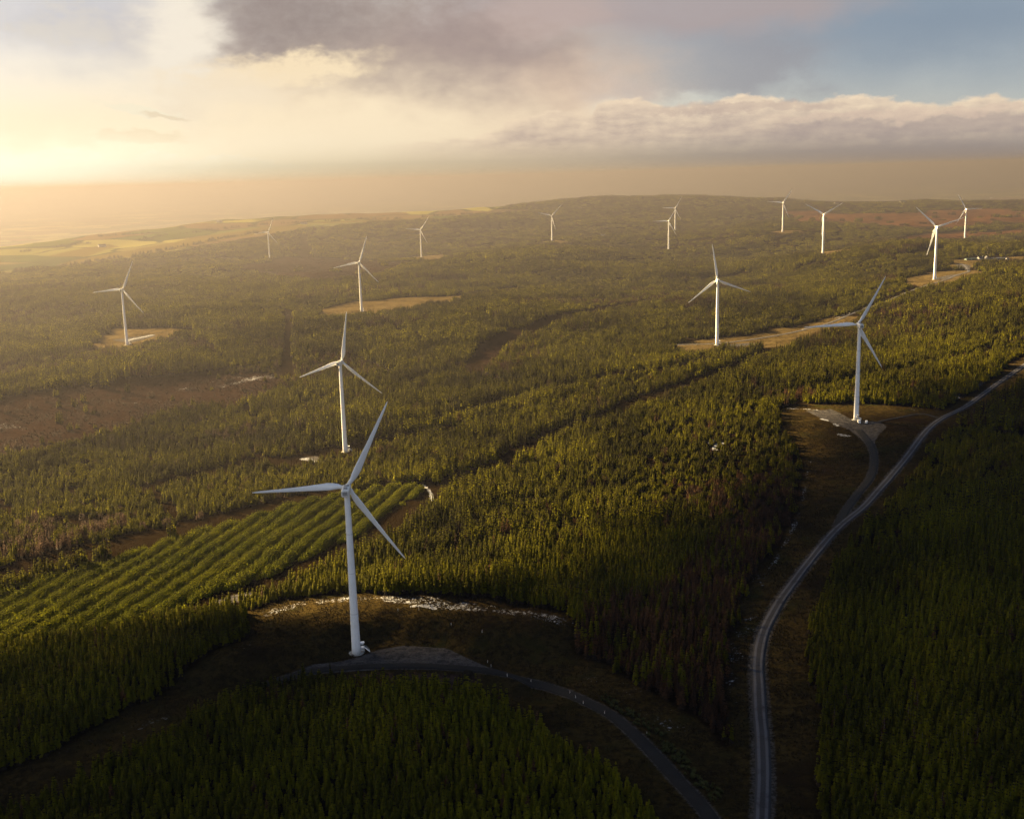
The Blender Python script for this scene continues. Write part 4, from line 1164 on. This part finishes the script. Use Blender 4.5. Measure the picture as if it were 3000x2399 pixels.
# thin veil brightening toward the sun and the horizon
cs = (dx * (math.sin(SUN_AZ) * math.cos(SUN_EL)) + dy * (math.cos(SUN_AZ) * math.cos(SUN_EL)) + dz * math.sin(SUN_EL)).min(1.).max(-1.)
ang = nt.math('ARCCOSINE', cs) * (180 / PI)
hi = nt.smooth(V, 11., 30.)
low = (V.max(0.) * -.42).exp()
# upper cloud cover outside the picture, broken grey
cov = nt.smooth(nt.noise(nt.vec(dx * 3, dy * 3, dz * 6), 1.2, 5, .55), .46, .66) * nt.smooth(V, 12., 28.) * .7
col = nt.mix(cov, col, rad(178, 184, 196))
veil = (ang * -.030).exp()
col = nt.mix(nt.smooth(ang, 80., 30.) * .96 * (1 - hi * .5), col, rad(216, 208, 200))
col = nt.mix(nt.smooth(V, 26., 10.) * nt.smooth(ang, 30., 62.) * nt.smooth(ang, 150., 110.) * .95, col, rad(172, 176, 179))
col = nt.mix(blob(2000, 40, 520, 130, 3, .5) * .85, col, rad(134, 150, 167))
col = nt.mix(blob(1900, 40, 420, 110, 3, .5) * .35, col, rad(122, 142, 164))
col = nt.mix(blob(180, 40, 330, 110, 5, 1.2) * .9, col, rad(200, 199, 206))
col = nt.mix(nt.smooth(blob(120, 55, 170, 60, 6, 3) * (fine * 1.3), .25, .7) * .6, col, rad(228, 220, 208))
col = nt.mix(blob(-20, 350, 460, 125, 3, 1) * .9, col, rad(255, 240, 206, 1.1))
col = nt.mix(low * nt.smooth(ang, 95., 25.) * .95, col, rad(250, 222, 170))
col = nt.mix(blob(1750, 330, 700, 55, 2, .5) * .85, col, rad(178, 162, 154))
# bright fill added to the sky behind the camera for the towers' shaded sides
tower_fill = nt.smooth(ang, 98., 140.)
col = nt.mix(tower_fill * nt.smooth(V, 27., 11.) * (.76 + (fine - .5) * .9), col, rad(224, 232, 248, 4.0))
# overhead sky darkened out of view to cut the light on the trees
col = nt.mix(nt.smooth(V, 24., 46.) * .92, col, rad(58, 60, 68))
# added darkening of the unseen side sky, lowers ambient on trees and towers
col = nt.mix(nt.smooth(U, 33., 48.) * nt.smooth(U, 150., 120.) * nt.smooth(V, 60., 30.) * .9, col, rad(74, 76, 84))
# grey middle cloud
col = nt.mix(nt.smooth(blob(1420, 130, 330, 95, 6, 2), .20, .75) * .70, col, rad(156, 153, 158))
col = nt.mix(nt.smooth(blob(1230, 200, 150, 40, 5, 2), .25, .8) * .5, col, rad(186, 184, 190))
# great cloud: shower curtain below, dark base above
col = nt.mix(nt.smooth(blob(930, 215, 420, 190, 5, 1.2), .12, .75) * .85, col, rad(224, 193, 168))
col = nt.mix(blob(660, 300, 430, 130, 4, 1) * .95, col, rad(255, 234, 198, 1.06))
big = nt.smooth(blob(860, 40, 480, 150, 6, 1.2, .05, 1.2), .10, .80)
col = nt.mix(big * (.60 + fine * .55), col, rad(178, 162, 152))
col = nt.mix(nt.smooth(blob(1000, 110, 230, 120, 6, 1.5), .05, .95) * .45, col, rad(150, 130, 132))
tail = nt.smooth(blob(1380, -10, 430, 76, 4, 1.0, -.07), .22, .68)
col = nt.mix(tail * .9, col, rad(176, 163, 162))
col = nt.mix(nt.smooth(blob(1150, 20, 140, 60, 5, 1.5), .1, .95) * .45, col, rad(208, 184, 172))
dk = nt.smooth(blob(610, 40, 215, 95, 4, 1.4), .04, .98)
col = nt.mix(dk * (.46 + fine * .55), col, rad(154, 140, 135))
rim = nt.smooth(blob(375, 70, 85, 150, 4, 1.8, .1) * (.7 + fine * .6), .02, 1.)
col = nt.mix(rim * .9, col, rad(254, 243, 224))
wis = nt.smooth(blob(610, 150, 210, 40, 4, 2.6, .05) * (.45 + fine * 1.1), .20, .90)
col = nt.mix(wis * .95, col, rad(255, 232, 194))
wi2 = nt.smooth(blob(480, 190, 150, 60, 6, 2.5) * (.5 + fine), .2, .95)
col = nt.mix(wi2 * .7, col, rad(250, 232, 204))
col = nt.mix(blob(730, 300, 360, 105, 5, 1.5) * .85, col, rad(255, 236, 202, 1.05))
# cumulus bank along the right
def curve(pts, lo, hi_):
    n = nt.node('ShaderNodeFloatCurve'); c = n.mapping.curves[0]
    P = [azel(px, py) for px, py in pts]; P.sort()
    c.points[0].location = ((P[0][0] + 40) / 80, (P[0][1] - lo) / (hi_ - lo)); c.points[1].location = ((P[-1][0] + 40) / 80, (P[-1][1] - lo) / (hi_ - lo))
    for a, b in P[1:-1]: c.points.new((a + 40) / 80, (b - lo) / (hi_ - lo))
    n.mapping.use_clip = False; n.mapping.update()
    nt.put(n.inputs['Value'], (U + 40.) / 80.)
    return X(nt, n.outputs[0]) * (hi_ - lo) + lo
def bank(pts, amp, sc_, soft, lit, shade, lo, top_glow, strength, ox, floor0, floor1, ky=1.):
    global col
    top = curve(pts, -1., 6.)
    b1 = nz(sc_, 5, .55, ox, ox * .7, ky); b2 = nz(sc_, 5, .55, ox + .30, ox * .7 - .30, ky); s1 = nz(sc_ * .45, 5, .5, ox + 3, 17, 3.2)
    big_ = nz(sc_ * .33, 3, .5, ox + 7, 3, ky)
    d = top + (b1 - .5) * (big_ * (amp * 2.2)) + (big_ - .5) * (amp * 1.0) - V
    mk = nt.smooth(d, 0., soft) * nt.smooth(V, floor0, floor1)
    if ox < 10: mk = mk * nt.smooth(U, -9., 1.5)
    l = ((d.max(0.) * -top_glow).exp() * .75 + (s1 - .5) * .9 + (b1 - b2) * .8 + (big_ - .5) * .5 + .16).clamp()
    ccol = nt.mix(l, shade, lit)
    col = nt.mix(mk * strength, col, ccol)
bank([(700, 318), (800, 302), (900, 290), (1000, 284), (1040, 268), (1080, 250), (1130, 238), (1170, 226), (1215, 228), (1240, 238), (1262, 205), (1330, 200), (1400, 214), (1480, 208), (1560, 200), (1650, 206), (1780, 200), (1900, 206), (2000, 212), (2080, 192), (2156, 206), (2300, 190)],
     .75, 1.15, .28, rad(254, 230, 198), rad(194, 174, 162), 0, .95, .92, 3., .2, 1.9)
# long shaded strips in the bank
col = nt.mix(nt.smooth(blob(1950, 268, 420, 26, 3, 2.6), .25, .8) * .42, col, rad(168, 154, 152))
col = nt.mix(nt.smooth(blob(1560, 228, 240, 12, 2, 2.0), .3, .8) * .40, col, rad(190, 168, 158))
col = nt.mix(nt.smooth(blob(1900, 240, 300, 12, 2, 2.0), .3, .8) * .45, col, rad(226, 200, 180))
# low sunlit clouds toward the sun
bank([(-300, 300), (0, 322), (60, 316), (140, 312), (200, 318), (250, 330), (330, 316), (400, 330), (470, 322), (540, 332), (620, 345)], .55, 1.5, .2, rad(255, 246, 222), rad(246, 222, 178), 0, 1.6, .75, 31., .1, .9, 1.2)
col = nt.mix(nt.smooth(blob(300, 232, 105, 13, 1.4, 1.8, -.16) * (.6 + fine * .8), .35, .75) * .9, col, rad(255, 243, 214))
col = nt.mix(nt.smooth(blob(350, 243, 60, 7, 1.2, 1.2, -.12), .35, .8) * .5, col, rad(232, 206, 172))
col = nt.mix(nt.smooth(blob(290, 292, 110, 20, 2, 2.) * (.6 + fine * .8), .35, .8) * .5, col, rad(238, 214, 176))
# lower half: dim ground tone under the horizon
col = nt.mix(nt.smooth(V, 2.0, -.1) * nt.smooth(ang, 150., 100.) * .92, col, nt.mix(nt.smooth(ang, 30., 72.), rad(253, 229, 182), rad(168, 154, 145)))
col = nt.mix(blob(-60, 362, 430, 62, 2, .6) * .95, col, rad(255, 244, 214, 1.55))
col = nt.mix(nt.smooth(V, -.6, -4.), col, rad(60, 52, 44))
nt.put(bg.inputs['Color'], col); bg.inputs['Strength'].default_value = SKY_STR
world.cycles.sampling_method = 'MANUAL'; world.cycles.sample_map_resolution = 1024

# ------------------------------------------------------------------ sun
sd = bpy.data.lights.new('sun', 'SUN'); sd.energy = 5.0; sd.angle = math.radians(.53); sd.color = (1.0, .71, .33)
sun = bpy.data.objects.new('sun', sd); COL.objects.link(sun)
sv = Vector((math.sin(SUN_AZ) * math.cos(SUN_EL), math.cos(SUN_AZ) * math.cos(SUN_EL), math.sin(SUN_EL)))
sun.rotation_euler = sv.to_track_quat('Z', 'Y').to_euler(); sun.location = sv * 3000

# ------------------------------------------------------------------ render
sc.render.engine = 'CYCLES'
cy = sc.cycles
cy.max_bounces = 6; cy.diffuse_bounces = 2; cy.glossy_bounces = 2; cy.transmission_bounces = 2; cy.volume_bounces = 0; cy.transparent_max_bounces = 8
cy.use_denoising = True
cy.sample_clamp_indirect = 4
sc.view_settings.view_transform = 'Standard'; sc.view_settings.look = 'None'; sc.view_settings.exposure = EXPO; sc.view_settings.gamma = 1
